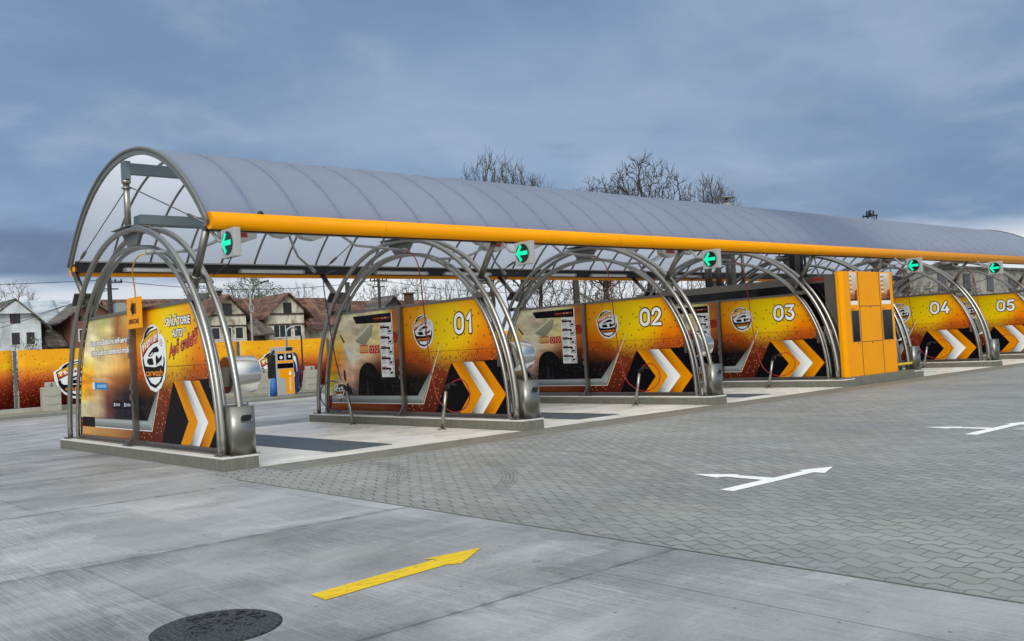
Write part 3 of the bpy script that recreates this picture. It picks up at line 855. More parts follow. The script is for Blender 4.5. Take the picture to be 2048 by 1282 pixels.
def panel_outline(gap=0.06, z0=PANEL_BOT, z1=PANEL_TOP, n=10):
    L = [(inner_y(z0 + (z1 - z0) * k / n, 1) - gap, z0 + (z1 - z0) * k / n) for k in range(n + 1)]
    Rr = [(inner_y(z0 + (z1 - z0) * k / n, -1) + gap, z0 + (z1 - z0) * k / n) for k in range(n + 1)]
    return L + Rr[::-1]


def build_partition(name, first):
    root = empty(name)
    # kerb
    mb = MB(); mb.box((-0.28, 0.0, -0.02), (0.28, 7.92, 0.172)); kb = mb.build('kerb', M['kerb'], root, bevel=0.012)
    mb = MB(); mb.box((-0.283, -0.003, 0.172), (0.283, 7.923, 0.2)); mb.build('kerb_cap', M['kerbcap'], kb, bevel=0.008)
    # arches
    for x in (-0.15, 0.15):
        mb = MB(); mb.tube(arch_pts(A_C, A_A, A_T, x), 0.051, 12); mb.build('outer_arch', M['steel'], root)
    for x in (-0.065, 0.065):
        mb = MB(); mb.tube(arch_pts(I_C, I_A, I_T, x), 0.038, 10); mb.build('inner_arch', M['steel'], root)
    mb = MB()
    for y in (A_C - A_A, A_C + A_A):
        mb.box((-0.25, y - 0.10, 0.2005), (0.25, y + 0.12, 0.218))
        for bx in (-0.22, 0.22):
            for by in (-0.07, 0.09): mb.tube([(bx, y + by, 0.218), (bx, y + by, 0.245)], 0.014, 6)
    mb.build('foot_plate', M['steel_dark'], root)
    # links between the two arches
    for zz, side in ((2.62, -1), (2.62, 1)):
        mb = MB()
        yi = inner_y(zz, side); mb.box((-0.10, min(yi, yi + side * 0.34), zz - 0.05), (0.10, max(yi, yi + side * 0.34), zz + 0.05))
        mb.build('arch_link', M['steel_dark'], root)
    # gusset under the crown
    mb = MB()
    mb.prism([(-0.03, 3.48, 3.99), (-0.03, 3.74, 3.73), (-0.03, 4.18, 3.73), (-0.03, 4.44, 3.99)], (0.06, 0, 0))
    mb.box((-0.20, 3.62, 4.056), (0.20, 4.52, 4.072))
    mb.build('crown_gusset', M['rim'], root)
    # mast on the crown
    mb = MB()
    mb.tube([(0, 4.2, 4.07), (0, 4.2, 4.98)], 0.056, 14)
    mb.lathe([(0.06, 4.80), (0.085, 4.81), (0.085, 4.83), (0.06, 4.84)], 16, mat=Matrix.Translation((0, 4.2, 0)))
    mb.lathe([(0.06, 4.90), (0.082, 4.91), (0.082, 4.96), (0.06, 4.97)], 16, mat=Matrix.Translation((0, 4.2, 0)))
    ms_ = mb.build('mast', M['steel'], root)
    mb = MB(); mb.box((-0.05, 4.10, 4.97), (0.055, 4.30, 5.30)); mb.build('mast_head', M['slate'], ms_)
    # struts to both eaves
    for (y0, z0, y1, z1) in ((1.32, 2.93, 0.84, 3.62), (6.78, 3.00, 7.40, 3.58)):
        mb = MB(); mb.tube([(0, y0, z0), (0, y1, z1)], 0.060, 14)
        d = Vector((0, y1 - y0, z1 - z0)).normalized()
        tq = d.to_track_quat('Z', 'X').to_matrix().to_4x4()
        T_ = Matrix.Translation((0, y0, z0)) @ tq
        mb.box((-0.15, -0.24, -0.015), (0.15, 0.24, 0.012), mat=T_)
        mb.lathe([(0.085, 0.012), (0.085, 0.03), (0.062, 0.04)], 14, mat=T_)
        for a_ in (-0.10, 0.10):
            for b_ in (-0.19, 0.19): mb.tube([T_ @ Vector((a_, b_, 0.012)), T_ @ Vector((a_, b_, 0.035))], 0.016, 6)
        mb.box((-0.05, -0.05, -0.20), (0.05, 0.05, -0.015), mat=T_)
        mb.box((-0.03, -0.06, (Vector((0, y1 - y0, z1 - z0))).length - 0.02), (0.03, 0.06, (Vector((0, y1 - y0, z1 - z0))).length + 0.08), mat=T_)
        mb.build('strut', M['steel_dark'], root)
    # stay cables from the mast
    for (y1, z1) in ((0.86, 3.72), (7.45, 3.72)):
        mb = MB(); mb.tube([(0.03, 4.2, 4.86), (0.03, y1, z1)], 0.011, 6)
        p0 = Vector((0.03, 4.2, 4.86)); p1 = Vector((0.03, y1, z1))
        mb.tube([p0.lerp(p1, 0.78), p0.lerp(p1, 0.80), p0.lerp(p1, 0.86), p0.lerp(p1, 0.88)], [0.02, 0.032, 0.032, 0.02], 8)
        mb.build('stay_cable', M['steel_dark'], root)
    # panel
    out = panel_outline()
    mb = MB()
    mb.prism([(-0.02, y, z) for y, z in out], (0.04, 0, 0))
    panel = mb.build('panel', M['print'], root)
    mb = MB()
    mb.box((-0.045, out[10][0] * 0 + inner_y(PANEL_TOP, -1) + 0.0, PANEL_TOP), (0.045, inner_y(PANEL_TOP, 1), PANEL_TOP + 0.055))
    mb.box((-0.05, inner_y(0.3, -1) + 0.02, 0.2005), (0.05, inner_y(0.3, 1) - 0.02, PANEL_BOT))
    mb.box((-0.13, inner_y(0.3, -1) + 0.05, 0.2007), (-0.05, inner_y(0.3, 1) - 0.10, 0.222))
    for k in range(9):
        yy = 0.9 + k * 0.78
        mb.tube([(-0.05, yy, 0.25), (-0.062, yy, 0.25)], 0.016, 6)
    for side in (-1, 1):
        pts = [(0, inner_y(PANEL_BOT + (PANEL_TOP - PANEL_BOT) * k / 12, side) - side * 0.045, PANEL_BOT + (PANEL_TOP - PANEL_BOT) * k / 12) for k in range(13)]
        mb.tube(pts, 0.028, 6)
    mb.build('panel_frame', M['steel_dark'], panel)
    # centre post
    mb = MB()
    mb.box((-0.115, 4.0, 0.2), (-0.023, 4.1, PANEL_TOP + 0.03))
    mb.prism([(-0.115, 4.02, 0.222), (-0.25, 4.02, 0.222), (-0.115, 4.02, 0.42)], (0, 0.06, 0))
    mb.box((-0.26, 3.85, 0.2008), (-0.02, 4.25, 0.2195))
    for z in (1.0, 1.18, 1.75, 2.0): mb.box((-0.14, 3.985, z), (-0.116, 4.115, z + 0.10))
    mb.build('centre_post', M['steel_dark'], root)
    # printed graphics
    mb = MB()
    sh = Sheet(mb, (-0.02, 0, 0), (0, -1, 0), (0, 0, 1))
    sp = Sheet(mb, (-0.02, 0, 0), (0, -1, 0), (0, 0, 1), mi=1)
    if first:
        ph = sp
        picture(ph, GRID_END, 4.1, 0.3, 1.06)
        # lettering
        sh.text('Singura spălătorie self-service', -5.40, 2.09, w=2.28, h=0.155, col=(252, 252, 250), layer=2, bold=0.022, outline=0.05, ocol=(30, 26, 24))
        sh.text('unde speli cu telefonul mobil', -5.40, 1.895, w=2.22, h=0.155, col=(252, 252, 250), layer=2, bold=0.022, outline=0.05, ocol=(30, 26, 24))
        sh.text('SPĂLĂTORIE', -2.08, 2.315, w=1.04, h=0.175, col=(246, 246, 242), layer=2, bold=0.03, outline=0.075, ocol=(16, 22, 34))
        sh.text('AUTO', -2.10, 2.10, w=0.42, h=0.125, col=(246, 246, 242), layer=2, bold=0.03, outline=0.075, ocol=(16, 22, 34))
        sh.text('cu', -1.80, 2.14, h=0.05, col=(246, 246, 242), layer=2, bold=0.03, outline=0.07, ocol=(16, 22, 34))
        sh.text('Apă', -2.27, 1.83, w=0.46, h=0.27, col=(222, 96, 92), layer=2, bold=0.0, shear=0.35, rot=0.16, outline=0.055, ocol=(96, 20, 22))
        sh.text('caldă', -1.64, 1.97, w=0.72, h=0.22, col=(226, 104, 96), layer=2, bold=0.0, shear=0.35, rot=0.16, outline=0.055, ocol=(96, 20, 22))
        # blue badge and the two small store badges (their codes are left out)
        sh.poly(Y([(6.50, 1.33), (6.50, 1.20), (6.36, 1.20), (6.36, 1.33)]), (226, 232, 238), 3)
        sh.poly(Y([(6.36, 1.33), (6.36, 1.20), (5.62, 1.185), (5.62, 1.315)]), (30, 128, 190), 3)
        for k in range(7): sh.poly(Y([(6.22 - k * 0.08, 1.29), (6.22 - k * 0.08, 1.225), (6.165 - k * 0.08, 1.225), (6.165 - k * 0.08, 1.29)]), (150, 200, 230), 4)
        for k in range(9): sh.poly(Y([(6.45 - k * 0.09, 1.41), (6.45 - k * 0.09, 1.37), (6.38 - k * 0.09, 1.37), (6.38 - k * 0.09, 1.41)]), (224, 196, 168), 3)
        for a in (5.32, 4.76):
            sh.poly(Y([(a, 0.98), (a, 0.83), (a - 0.42, 0.83), (a - 0.42, 0.98)]), (8, 8, 12), 3)
            sh.poly(Y([(a - 0.03, 0.94), (a - 0.03, 0.87), (a - 0.09, 0.87), (a - 0.09, 0.94)]), (210, 214, 220), 4)
            for k in range(3): sh.poly(Y([(a - 0.13 - k * 0.08, 0.93), (a - 0.13 - k * 0.08, 0.88), (a - 0.19 - k * 0.08, 0.88), (a - 0.19 - k * 0.08, 0.93)]), (170, 174, 184), 4)
        silver(sh, 6.45, sp)
        sh.poly(Y([(7.17, 0.65), (7.22, 0.47), (6.45, 0.47), (6.45, 0.65)]), (14, 14, 16), 1)
        ph.poly(Y([(7.24, 0.452), (7.28, 0.29), (4.1, 0.29), (4.1, 0.452)]), [(206, 160, 92), (196, 150, 84), (120, 62, 32), (130, 70, 36)], 0.8)
    else:
        photo_car(sp)
        silver(sh, 7.20, sp)
        sp.poly(Y([(7.24, 0.452), (7.28, 0.29), (4.1, 0.29), (4.1, 0.452)]), [(150, 84, 30), (120, 56, 22), (84, 24, 14), (92, 28, 16)], 0.8)
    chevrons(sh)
    # joint between the upper and the lower printed boards
    sh.poly(Y([(inner_y(1.56, 1) - 0.1, 1.565), (inner_y(1.56, 1) - 0.1, 1.557), (inner_y(1.56, -1) + 0.1, 1.557), (inner_y(1.56, -1) + 0.1, 1.565)]), (96, 60, 20), 0.1)
    mb.build('printed_graphic', [M['ink'], M['photo']], panel)
    mb = MB()
    sh = Sheet(mb, (-0.02, 0, 0), (0, -1, 0), (0, 0, 1))
    if first: emblem(sh, -3.20, 1.72, 1.19, 1.17, 5)
    else: emblem(sh, -3.29, 2.00, 0.76, 0.73, 5)
    mb.build('emblem', M['ink'], panel)
    # cylindrical steel canister beside the near leg
    mb = MB()
    mt = Matrix.Translation((0.18, 0.80, 1.375)) @ Matrix.Rotation(R(90), 4, 'Y')
    mb.lathe([(0.280, 0.0), (0.284, 0.004), (0.284, 0.44), (0.276, 0.455), (0.255, 0.458)], 48, mat=mt)
    mb.build('canister', M['bright'], root)
    mb = MB(); mb.box((-0.06, 0.78, 1.2), (0.19, 0.86, 1.5)); mb.build('canister_bracket', M['steel_dark'], root)
    return root


def arc2(cx, cy, rx, ry, a0, a1, n=14):
    return [(cx + rx * math.cos(R(a0 + (a1 - a0) * k / n)), cy + ry * math.sin(R(a0 + (a1 - a0) * k / n))) for k in range(n + 1)]


DIG = {'0': [arc2(0.5, 0.66, 0.5, 0.34, 0, 180) + arc2(0.5, 0.34, 0.5, 0.34, 180, 360) ],
       '1': [[(0.30, 0.74), (0.62, 0.99), (0.62, 0.01)]],
       '2': [[(0.04, 0.72)] + arc2(0.48, 0.70, 0.44, 0.30, 165, -20) + [(0.62, 0.36), (0.02, 0.0), (0.98, 0.0)]],
       '3': [[(0.06, 1.0), (0.90, 1.0), (0.46, 0.60)] + arc2(0.48, 0.29, 0.46, 0.30, 80, -160)],
       '4': [[(0.62, 1.0), (0.04, 0.26), (1.0, 0.26)], [(0.78, 0.52), (0.78, 0.0)]],
       '5': [[(0.92, 1.0), (0.20, 1.0), (0.12, 0.56)] + arc2(0.48, 0.31, 0.46, 0.32, 125, -155)]}


def ribbon(sh, pts, wd, col, layer):
    """a rounded pen stroke along pts"""
    closed = (Vector(pts[0]) - Vector(pts[-1])).length < 0.14 and len(pts) > 20
    P_ = [Vector(p) for p in pts]; n = len(P_); L, Q = [], []
    if closed:
        for i in range(n):
            d = (P_[(i + 1) % n] - P_[i - 1]).normalized(); nn_ = Vector((-d.y, d.x)) * wd / 2
            L.append(P_[i] + nn_); Q.append(P_[i] - nn_)
        for i in range(n): sh.poly([Q[i], Q[(i + 1) % n], L[(i + 1) % n], L[i]], col, layer)
        return
    for i in range(n):
        d0 = (P_[i] - P_[i - 1]).normalized() if i else None
        d1 = (P_[i + 1] - P_[i]).normalized() if i < n - 1 else None
        d = (d0 + d1).normalized() if d0 and d1 else (d0 or d1)
        nn_ = Vector((-d.y, d.x)); k = 1.0
        if d0 and d1: k = min(1.6, 1 / max(0.3, nn_.dot(Vector((-d0.y, d0.x)))))
        L.append(P_[i] + nn_ * wd / 2 * k); Q.append(P_[i] - nn_ * wd / 2 * k)
    for i in range(n - 1): sh.poly([Q[i], Q[i + 1], L[i + 1], L[i]], col, layer)
    for p, d in ((P_[0], P_[0] - P_[1]), (P_[-1], P_[-1] - P_[-2])):
        a = math.atan2(d.y, d.x)
        sh.poly([(p.x + wd / 2 * math.cos(a - math.pi / 2 + math.pi * k / 8), p.y + wd / 2 * math.sin(a - math.pi / 2 + math.pi * k / 8)) for k in range(9)], col, layer)


def number_mesh(txt):
    mb = MB()
    sh = Sheet(mb, (-0.02, 0, 0), (0, -1, 0), (0, 0, 1))
    for ch, u0, w in ((txt[0], -2.165, 0.25), (txt[1], -1.83 if txt[1] == '1' else -1.80, 0.25)):
        for si, st in enumerate(DIG[ch]):
            q = [(u0 + x * w + 0.06 * y * 0.36, 1.925 + y * 0.36) for x, y in st]
            ribbon(sh, q, 0.135, (30, 22, 26), 5 + si * 0.3)
            ribbon(sh, q, 0.082, (246, 246, 248), 7 + si * 0.3)
    return mb


XS = [0.0, 5.769, 11.509, 17.286, 21.30, 27.086, 32.85]
NUM = [None, '01', '02', '03', None, '04', '05']
GP = 'arched steel wash bay partitions'
p0 = build_partition('bay_partition', True)
tag(p0, 'end wash bay partition printed SPĂLĂTORIE AUTO under steel arches, nearest the camera', 'partition', GP)
proto = build_partition('bay_partition', False)
proto.location = (XS[1], 0, 0)
parts = {1: proto}
for i in (2, 3, 4, 5, 6):
    c = copy_tree(proto); c.location = (XS[i], 0, 0); parts[i] = c
LB = {1: 'orange printed wash bay partition numbered 01 under steel arches', 2: 'orange printed wash bay partition numbered 02 under steel arches',
      3: 'orange printed wash bay partition numbered 03 in front of the black plant room wall', 4: 'unnumbered wash bay partition half hidden behind the orange payment kiosk',
      5: 'orange printed wash bay partition numbered 04 right of the kiosk', 6: 'orange printed wash bay partition numbered 05 at the far right end'}
for i, o in parts.items():
    tag(o, LB[i], 'partition', GP)
    if NUM[i]:
        pn = [c for c in o.children if c.name.startswith('panel')][0]
        number_mesh(NUM[i]).build('bay_number', M['ink'], pn)

# ---------------------------------------------------------------- litter bins on the kerb ends
def build_bin():
    root = empty('litter_bin')
    n = 44
    w, d = 0.205, 0.15
    prof = [(w * math.cos(a), -d * math.sin(a) ** 0.52 if math.sin(a) > 0 else 0.0) for a in [math.pi * k / n for k in range(n + 1)]]
    prof = [(w, 0.16)] + prof + [(-w, 0.16)]
    mb = MB()
    lo = [mb.bm.verts.new((x, y, 0.0)) for x, y in prof]; hi = [mb.bm.verts.new((x, y, 0.70)) for x, y in prof]
    m_ = len(prof)
    for k in range(m_):
        f = mb.face([lo[k], hi[k], hi[(k + 1) % m_], lo[(k + 1) % m_]], 0, None, 1 <= k < m_ - 2)
    mb.face(lo); mb.face(hi[::-1])
    bmesh.ops.recalc_face_normals(mb.bm, faces=mb.bm.faces)
    body = mb.build('bin_body', M['polished'], root)
    mb = MB()
    mb.box((-w - 0.012, 0.155, -0.0), (-w + 0.004, 0.172, 0.745)); mb.box((w - 0.004, 0.155, 0.0), (w + 0.012, 0.172, 0.745)); mb.box((-w, 0.158, 0.69), (w, 0.172, 0.725))
    mb.build('bin_back', M['steel_dark'], root)
    # oval mouth following the curved front
    mb = MB()
    def onface(ax, z, e):
        y = -d * max(0.0, 1 - (ax / w) ** 2) ** 0.26
        return (ax, y - e, z)
    def ovp(k, n_=28):
        a_ = 2 * math.pi * k / n_
        return 0.03 + 0.092 * math.cos(a_), 0.525 + 0.062 * max(-0.8, min(0.8, 1.25 * math.sin(a_)))
    ov = [onface(*ovp(k), 0.004) for k in range(28)]
    for k in range(14):
        (a0, z0), (a1, z1) = ovp(k), ovp(k + 1)
        b0, b1 = 1.05 - z0, 1.05 - z1
        mb.poly([onface(a0, z0, 0.004), onface(a0, b0, 0.004), onface(a1, b1, 0.004), onface(a1, z1, 0.004)])
    bmesh.ops.remove_doubles(mb.bm, verts=mb.bm.verts, dist=0.0005)
    mb.build('bin_mouth', M['black'], root)
    mb = MB(); mb.tube([Vector(v) + Vector((0, -0.002, 0)) for v in ov], 0.007, 6, closed=True); mb.build('mouth_rim', M['polished'], root)
    mb = MB(); mb.box((-w - 0.02, -d - 0.0, -0.012), (w + 0.02, 0.17, -0.0)); mb.build('bin_foot', M['steel_dark'], root)
    return root


bin0 = build_bin()
BL = {0: 'polished steel litter bin on the kerb of the SPĂLĂTORIE AUTO partition', 1: 'polished steel litter bin on the kerb end of partition 01', 2: 'polished steel litter bin on the kerb end of partition 02',
      4: 'polished steel litter bin just right of the orange kiosk', 5: 'polished steel litter bin on the kerb end of partition 04'}
for i in (0, 1, 2, 4, 5):
    o = bin0 if i == 0 else copy_tree(bin0)
    o.location = (XS[i] + 0.095, 0.18, 0.213)
    tag(o, BL[i], 'litter bin', 'steel litter bins on the kerb ends')

# ---------------------------------------------------------------- green arrow signals
def build_signal():
    root = empty('lane_signal')
    mb = MB(); mb.box((0.0, -0.225, -0.215), (0.11, 0.225, 0.215)); bx = mb.build('signal_box', M['box_grey'], root, bevel=0.012)
    mb = MB(); mb.lathe([(0.168, 0.0), (0.175, 0.004), (0.175, 0.012), (0.165, 0.014)], 36, mat=Matrix.Rotation(R(-90), 4, 'Y')); mb.build('signal_lens', M['lens'], bx)
    mb = MB()
    # arrow pointing towards +Y (left, as one drives up to it)
    def bar(a, b_, wd):
        a, b_ = Vector(a), Vector(b_); d = (b_ - a).normalized(); nrm = Vector((-d.y, d.x)) * wd / 2
        return [a - nrm, b_ - nrm, b_ + nrm, a + nrm]
    for k, (a, b_, wd) in enumerate((((-0.15, 0.0), (0.10, 0.0), 0.075), ((0.145, -0.02), (0.02, 0.145), 0.062), ((0.145, 0.02), (0.02, -0.145), 0.062))):
        x = -0.018 - 0.002 * k
        q = bar(a, b_, wd)
        mb.prism([(x, v.x, v.y) for v in q], (-0.004, 0, 0))
    mb.build('green_arrow', M['led'], bx)
    mb = MB(); mb.tube([(0.06, 0.22, 0.05), (0.05, 0.40, 0.08), (-0.02, 0.56, 0.28)], 0.028, 8); mb.build('bracket', M['galv'], root)
    mb = MB(); mb.tube([(0.05, 0.0, -0.21), (0.05, 0.12, -0.30), (0.02, 0.6, -0.42)], 0.010, 6); mb.build('cable', M['black'], root)
    return root


sg0 = build_signal()
SL = {0: 'grey box with a green left arrow at the near end of the orange eave', 1: 'grey box with a green left arrow above the bay between panels 01 and 02', 2: 'grey box with a green left arrow above panel 03',
      4: 'grey box with a green left arrow right above the orange kiosk', 5: 'grey box with a green left arrow above panel 05, farthest right'}
for i in (0, 1, 2, 4, 5):
    o = sg0 if i == 0 else copy_tree(sg0)
    o.location = (XS[i] + 0.06, 0.24 if i == 0 else 0.12 - 0.035 * i, 3.345 if i == 0 else 3.315)
    tag(o, SL[i], 'traffic signal', 'green arrow signals under the eave')

# ---------------------------------------------------------------- barrel roof
RX0, RX1 = -0.06, 35.2
RC, RH, RZ0, RRISE = 4.06, 3.46, 3.72, 1.70
RRAD = (RH * RH + RRISE * RRISE) / (2 * RRISE)
def roof_arc(n=36, off=0.0):
    a = math.asin(RH / RRAD); cz = RZ0 + RRISE - RRAD
    return [(RC + (RRAD + off) * math.sin(-a + 2 * a * k / n), cz + (RRAD + off) * math.cos(-a + 2 * a * k / n)) for k in range(n + 1)]
roof = empty('barrel_roof', (0, 4.0, 0))
tag(roof, 'long translucent barrel vault roof with orange eave tubes over the wash bays', 'canopy roof')
roof_off = Vector((0, -4.0, 0))
def rb(mb, name, mat, **k): return mb.build(name, mat, roof, loc=roof_off, **k)
NRIB = int((RX1 - RX0) / 0.805)
mb = MB()
arc = roof_arc()
xs = [RX0 + 0.805 * k for k in range(NRIB + 1)]
xs[-1] = RX1
grid = []
for k, x in enumerate(xs):
    grid.append([mb.bm.verts.new((x, y, z)) for y, z in arc])
    if k < len(xs) - 1:                      # sheets belly out a little between ribs
        xm = (xs[k] + xs[k + 1]) / 2
        grid.append([mb.bm.verts.new((xm, y, z)) for y, z in roof_arc(off=0.008)])
for A, B in zip(grid, grid[1:]):
    for k in range(len(arc) - 1): mb.face([A[k], B[k], B[k + 1], A[k + 1]], 0, None, True)
rb(mb, 'roof_sheet', M['roof'])
arc_in = roof_arc(28, -0.035)
for k, x in enumerate(xs):
    mb = MB()
    if 0 < k < len(xs) - 1: mb.tube([(x, y, z) for y, z in arc_in], 0.024, 8)
    else:
        e = 0.045 if k == 0 else -0.045
        for (y0, z0), (y1, z1), (y2, z2), (y3, z3) in zip(arc, arc[1:], roof_arc(36, -0.10), roof_arc(36, -0.10)[1:]):
            mb.prism([(x - 0.02 if k == 0 else x + 0.02, y0, z0), (x - 0.02 if k == 0 else x + 0.02, y1, z1), (x - 0.02 if k == 0 else x + 0.02, y3, z3), (x - 0.02 if k == 0 else x + 0.02, y2, z2)], (e, 0, 0))
        mb.tube([(x - (0.025 if k == 0 else -0.025), y, z) for y, z in roof_arc(36, 0.012)], 0.028, 8)
    rb(mb, 'gable_trim' if k in (0, len(xs) - 1) else 'rib', M['rim'] if k in (0, len(xs) - 1) else M['rim'])
# thin joint battens on the outside
for k, x in enumerate(xs[1:-1]):
    mb = MB(); mb.tube([(x, y, z) for y, z in roof_arc(28, -0.003)], 0.0055, 6); rb(mb, 'batten', M['batten'])
# longitudinal beams
mb = MB(); mb.box((0.06, 4.12, 5.08), (RX1 - 0.1, 4.28, 5.27)); rb(mb, 'ridge_beam', M['slate'])
mb = MB(); mb.box((0.16, 4.02, 4.16), (RX1 - 0.3, 4.36, 4.33)); rb(mb, 'tie_beam', M['slate'])
# eave tubes
for y, z in ((0.62, 3.735), (7.52, 3.665)):
    mb = MB(); mb.tube([(RX0 + 0.02, y, z), (RX1, y, z)], 0.135, 24)
    if y < 1:
        x = 3.05
        while x < RX1: mb.tube([(x, y, z), (x + 0.012, y, z)], 0.1385, 24); x += 6.0
    rb(mb, 'eave_tube', M['orange'])
mb = MB(); mb.box((RX0 + 0.06, 7.28, 3.60), (RX1, 7.38, 3.80)); rb(mb, 'gutter', M['black'])
mb = MB(); mb.box((RX0 + 0.06, 7.25, 3.80), (RX1, 7.385, 3.83)); rb(mb, 'gutter_lip', M['steel'])
mb = MB(); mb.box((RX0 + 0.06, 0.74, 3.60), (RX1, 0.86, 3.72)); rb(mb, 'gutter', M['black'])
mb = MB()
mb.lathe([(0.05, 0), (0.05, 0.02), (0.03, 0.05), (0.0, 0.06)], 12, mat=Matrix.Translation((0.62 + 0.18, 0.62, 3.865))); rb(mb, 'eave_knob', M['black'])

# strip lights under the far eave
mb = MB(); mb.box((-0.78, -0.05, -0.035), (0.78, 0.05, 0.035)); sl0 = mb.build('strip_light', M['lamp'], bevel=0.015)
mb = MB(); mb.box((-0.80, -0.03, 0.036), (0.80, 0.03, 0.06)); mb.build('light_bracket', M['steel_dark'], sl0)
for q in (-0.83, 0.78):
    mb = MB(); mb.box((q, -0.052, -0.036), (q + 0.05, 0.052, 0.036)); mb.build('end_cap', M['galv'], sl0)
SLN = {1.75: 'pale strip light under the far eave, behind the nearest arch', 4.33: 'pale strip light under the far eave in the first bay', 8.0: 'pale strip light under the far eave behind arch 01', 10.2: 'pale strip light under the far eave between arches 01 and 02',
       13.6: 'pale strip light under the far eave left of the crown of arch 02', 15.9: 'pale strip light under the far eave behind arch 02', 19.8: 'pale strip light under the far eave over the plant room'}
for k, x in enumerate(sorted(SLN)):
    o = sl0 if k == 0 else copy_tree(sl0)
    o.location = (x, 7.22, 3.65)
    tag(o, SLN[x], 'strip light', 'strip lights under the far eave')

# ---------------------------------------------------------------- swivel booms with hoses
def smooth_path(pts, n=6):
    P_ = [Vector(p) for p in pts]; out = []
    for i in range(len(P_) - 1):
        a = P_[max(i - 1, 0)]; b_ = P_[i]; c = P_[i + 1]; d = P_[min(i + 2, len(P_) - 1)]
        for k in range(n):
            t = k / n
            out.append(0.5 * ((2 * b_) + (c - a) * t + (2 * a - 5 * b_ + 4 * c - d) * t * t + (3 * b_ - a - 3 * c + d) * t ** 3))
    out.append(P_[-1]); return out


def build_boom(kind):
    root = empty('swivel_boom')
    mb = MB()
    # pivot housing: flat tapered box with a red maker's plate
    mb.prism([(-0.32, -0.09, 0.10), (-0.30, -0.09, -0.03), (-0.18, -0.09, -0.10), (0.04, -0.09, -0.13), (0.34, -0.09, -0.03), (0.36, -0.09, 0.10)], (0, 0.18, 0))
    h = mb.build('pivot_housing', M['box_grey'], root, bevel=0.012)
    mb = MB(); mb.box((-0.16, -0.096, -0.02), (0.16, -0.0905, 0.065)); mb.build('red_plate', M['red_label'], h)
    mb = MB(); mb.box((-0.12, -0.05, 0.10), (0.12, 0.05, 0.17)); mb.tube([(0, 0, 0.16), (0, 0, 0.40)], 0.035, 8); mb.build('hanger', M['black'], root)
    mb = MB()
    if kind == 'front': arm = [(0.30, 0, 0.03), (0.72, 0.10, 0.02), (1.12, 0.2, -0.16), (2.42, 0.45, -0.19)]; end = arm[-1]
    elif kind == 'rear': arm = [(0.2, 0, -0.05), (0.28, 0, -0.28), (0.42, 0.05, -0.52), (0.82, 0.2, -0.76)]; end = arm[-1]
    else: arm = [(-0.28, 0, -0.05), (-0.52, 0.0, -0.16), (-0.75, 0.05, -0.26), (-1.35, 0.18, -0.28)]; end = arm[-1]
    mb.tube(arm, 0.028, 8); mb.tube([end, Vector(end) + (Vector(end) - Vector(arm[-2])).normalized() * 0.14], 0.045, 8)
    mb.build('boom_arm', M['galv'], root)
    return root


boom_f, boom_r, boom_s = build_boom('front'), build_boom('rear'), build_boom('short')
BF = [(2.95, 'first bay'), (2.95 + 5.74, 'second bay'), (2.95 + 11.5, 'third bay'), (24.5, 'bay right of the kiosk'), (30.2, 'last bay')]
for k, (x, w) in enumerate(BF):
    o = boom_f if k == 0 else copy_tree(boom_f); o.location = (x, 2.9, 3.93); tag(o, 'grey swivel boom under the front of the roof, %s' % w, 'swivel boom', 'hose booms under the roof')
    o = boom_r if k == 0 else copy_tree(boom_r); o.location = (x + 0.85, 5.7, 4.36); tag(o, 'kinked swivel boom under the rear of the roof, %s' % w, 'swivel boom', 'hose booms under the roof')
for k, (x, w) in enumerate(((1.12, 'just behind the first arrow signal'), (6.9, 'behind the second arrow signal'), (12.7, 'behind the third arrow signal'))):
    o = boom_s if k == 0 else copy_tree(boom_s); o.location = (x, 2.2, 3.73); tag(o, 'short swivel boom with red plate, %s' % w, 'swivel boom', 'hose booms under the roof')


def hose(pts, r, mat, label):
    mb = MB(); mb.tube(smooth_path(pts), r, 8)
    return tag(mb.build('hose', mat), label, 'hose', 'high pressure hoses')
# red hoses: down from the front boom to a loop hung on the lance holder
for k, i in enumerate((1, 2, 3, 5, 6)):
    x = XS[i] - 0.35
    b0 = (x, 3.33, 3.73)
    pts = [(x - 0.03, 3.36, 3.74), (x, 3.12, 3.66), (x, 2.88, 3.35), (x, 2.78, 2.6), (x, 2.70, 1.7), (x, 2.60, 1.05), (x, 2.42, 0.56), (x, 1.95, 0.33), (x, 1.52, 0.46), (x, 1.40, 0.75), (x, 1.62, 0.98), (x - 0.06, 1.88, 0.93)]
    hose(pts, 0.012, M['rubber_red'], 'thin red hose hanging in a loop before panel %s' % NUM[i])
for k, i in enumerate((1, 2)):
    x = XS[i] - 0.35
    pts = [(x - 0.10, 5.95, 3.58), (x, 6.75, 3.45), (x, 6.62, 2.5), (x, 6.45, 1.7), (x, 6.28, 1.2), (x - 0.05, 6.15, 0.98), (x, 6.7, 1.0), (x, 7.1, 0.85), (x, 7.15, 0.55), (x, 6.75, 0.33), (x, 6.3, 0.30)]
    hose(pts, 0.014, M['rubber_blue'], 'thin dark blue hose hanging beside the left leg of arch %s' % NUM[i])
hose([(-0.23, 2.38, 3.45), (-0.42, 2.55, 3.40), (-0.34, 3.1, 3.25), (-0.24, 3.35, 3.0), (-0.21, 3.40, 2.86), (-0.21, 3.41, 2.78)], 0.013, M['rubber_yellow'], 'thin yellow hose dropping to the orange arrow sign')

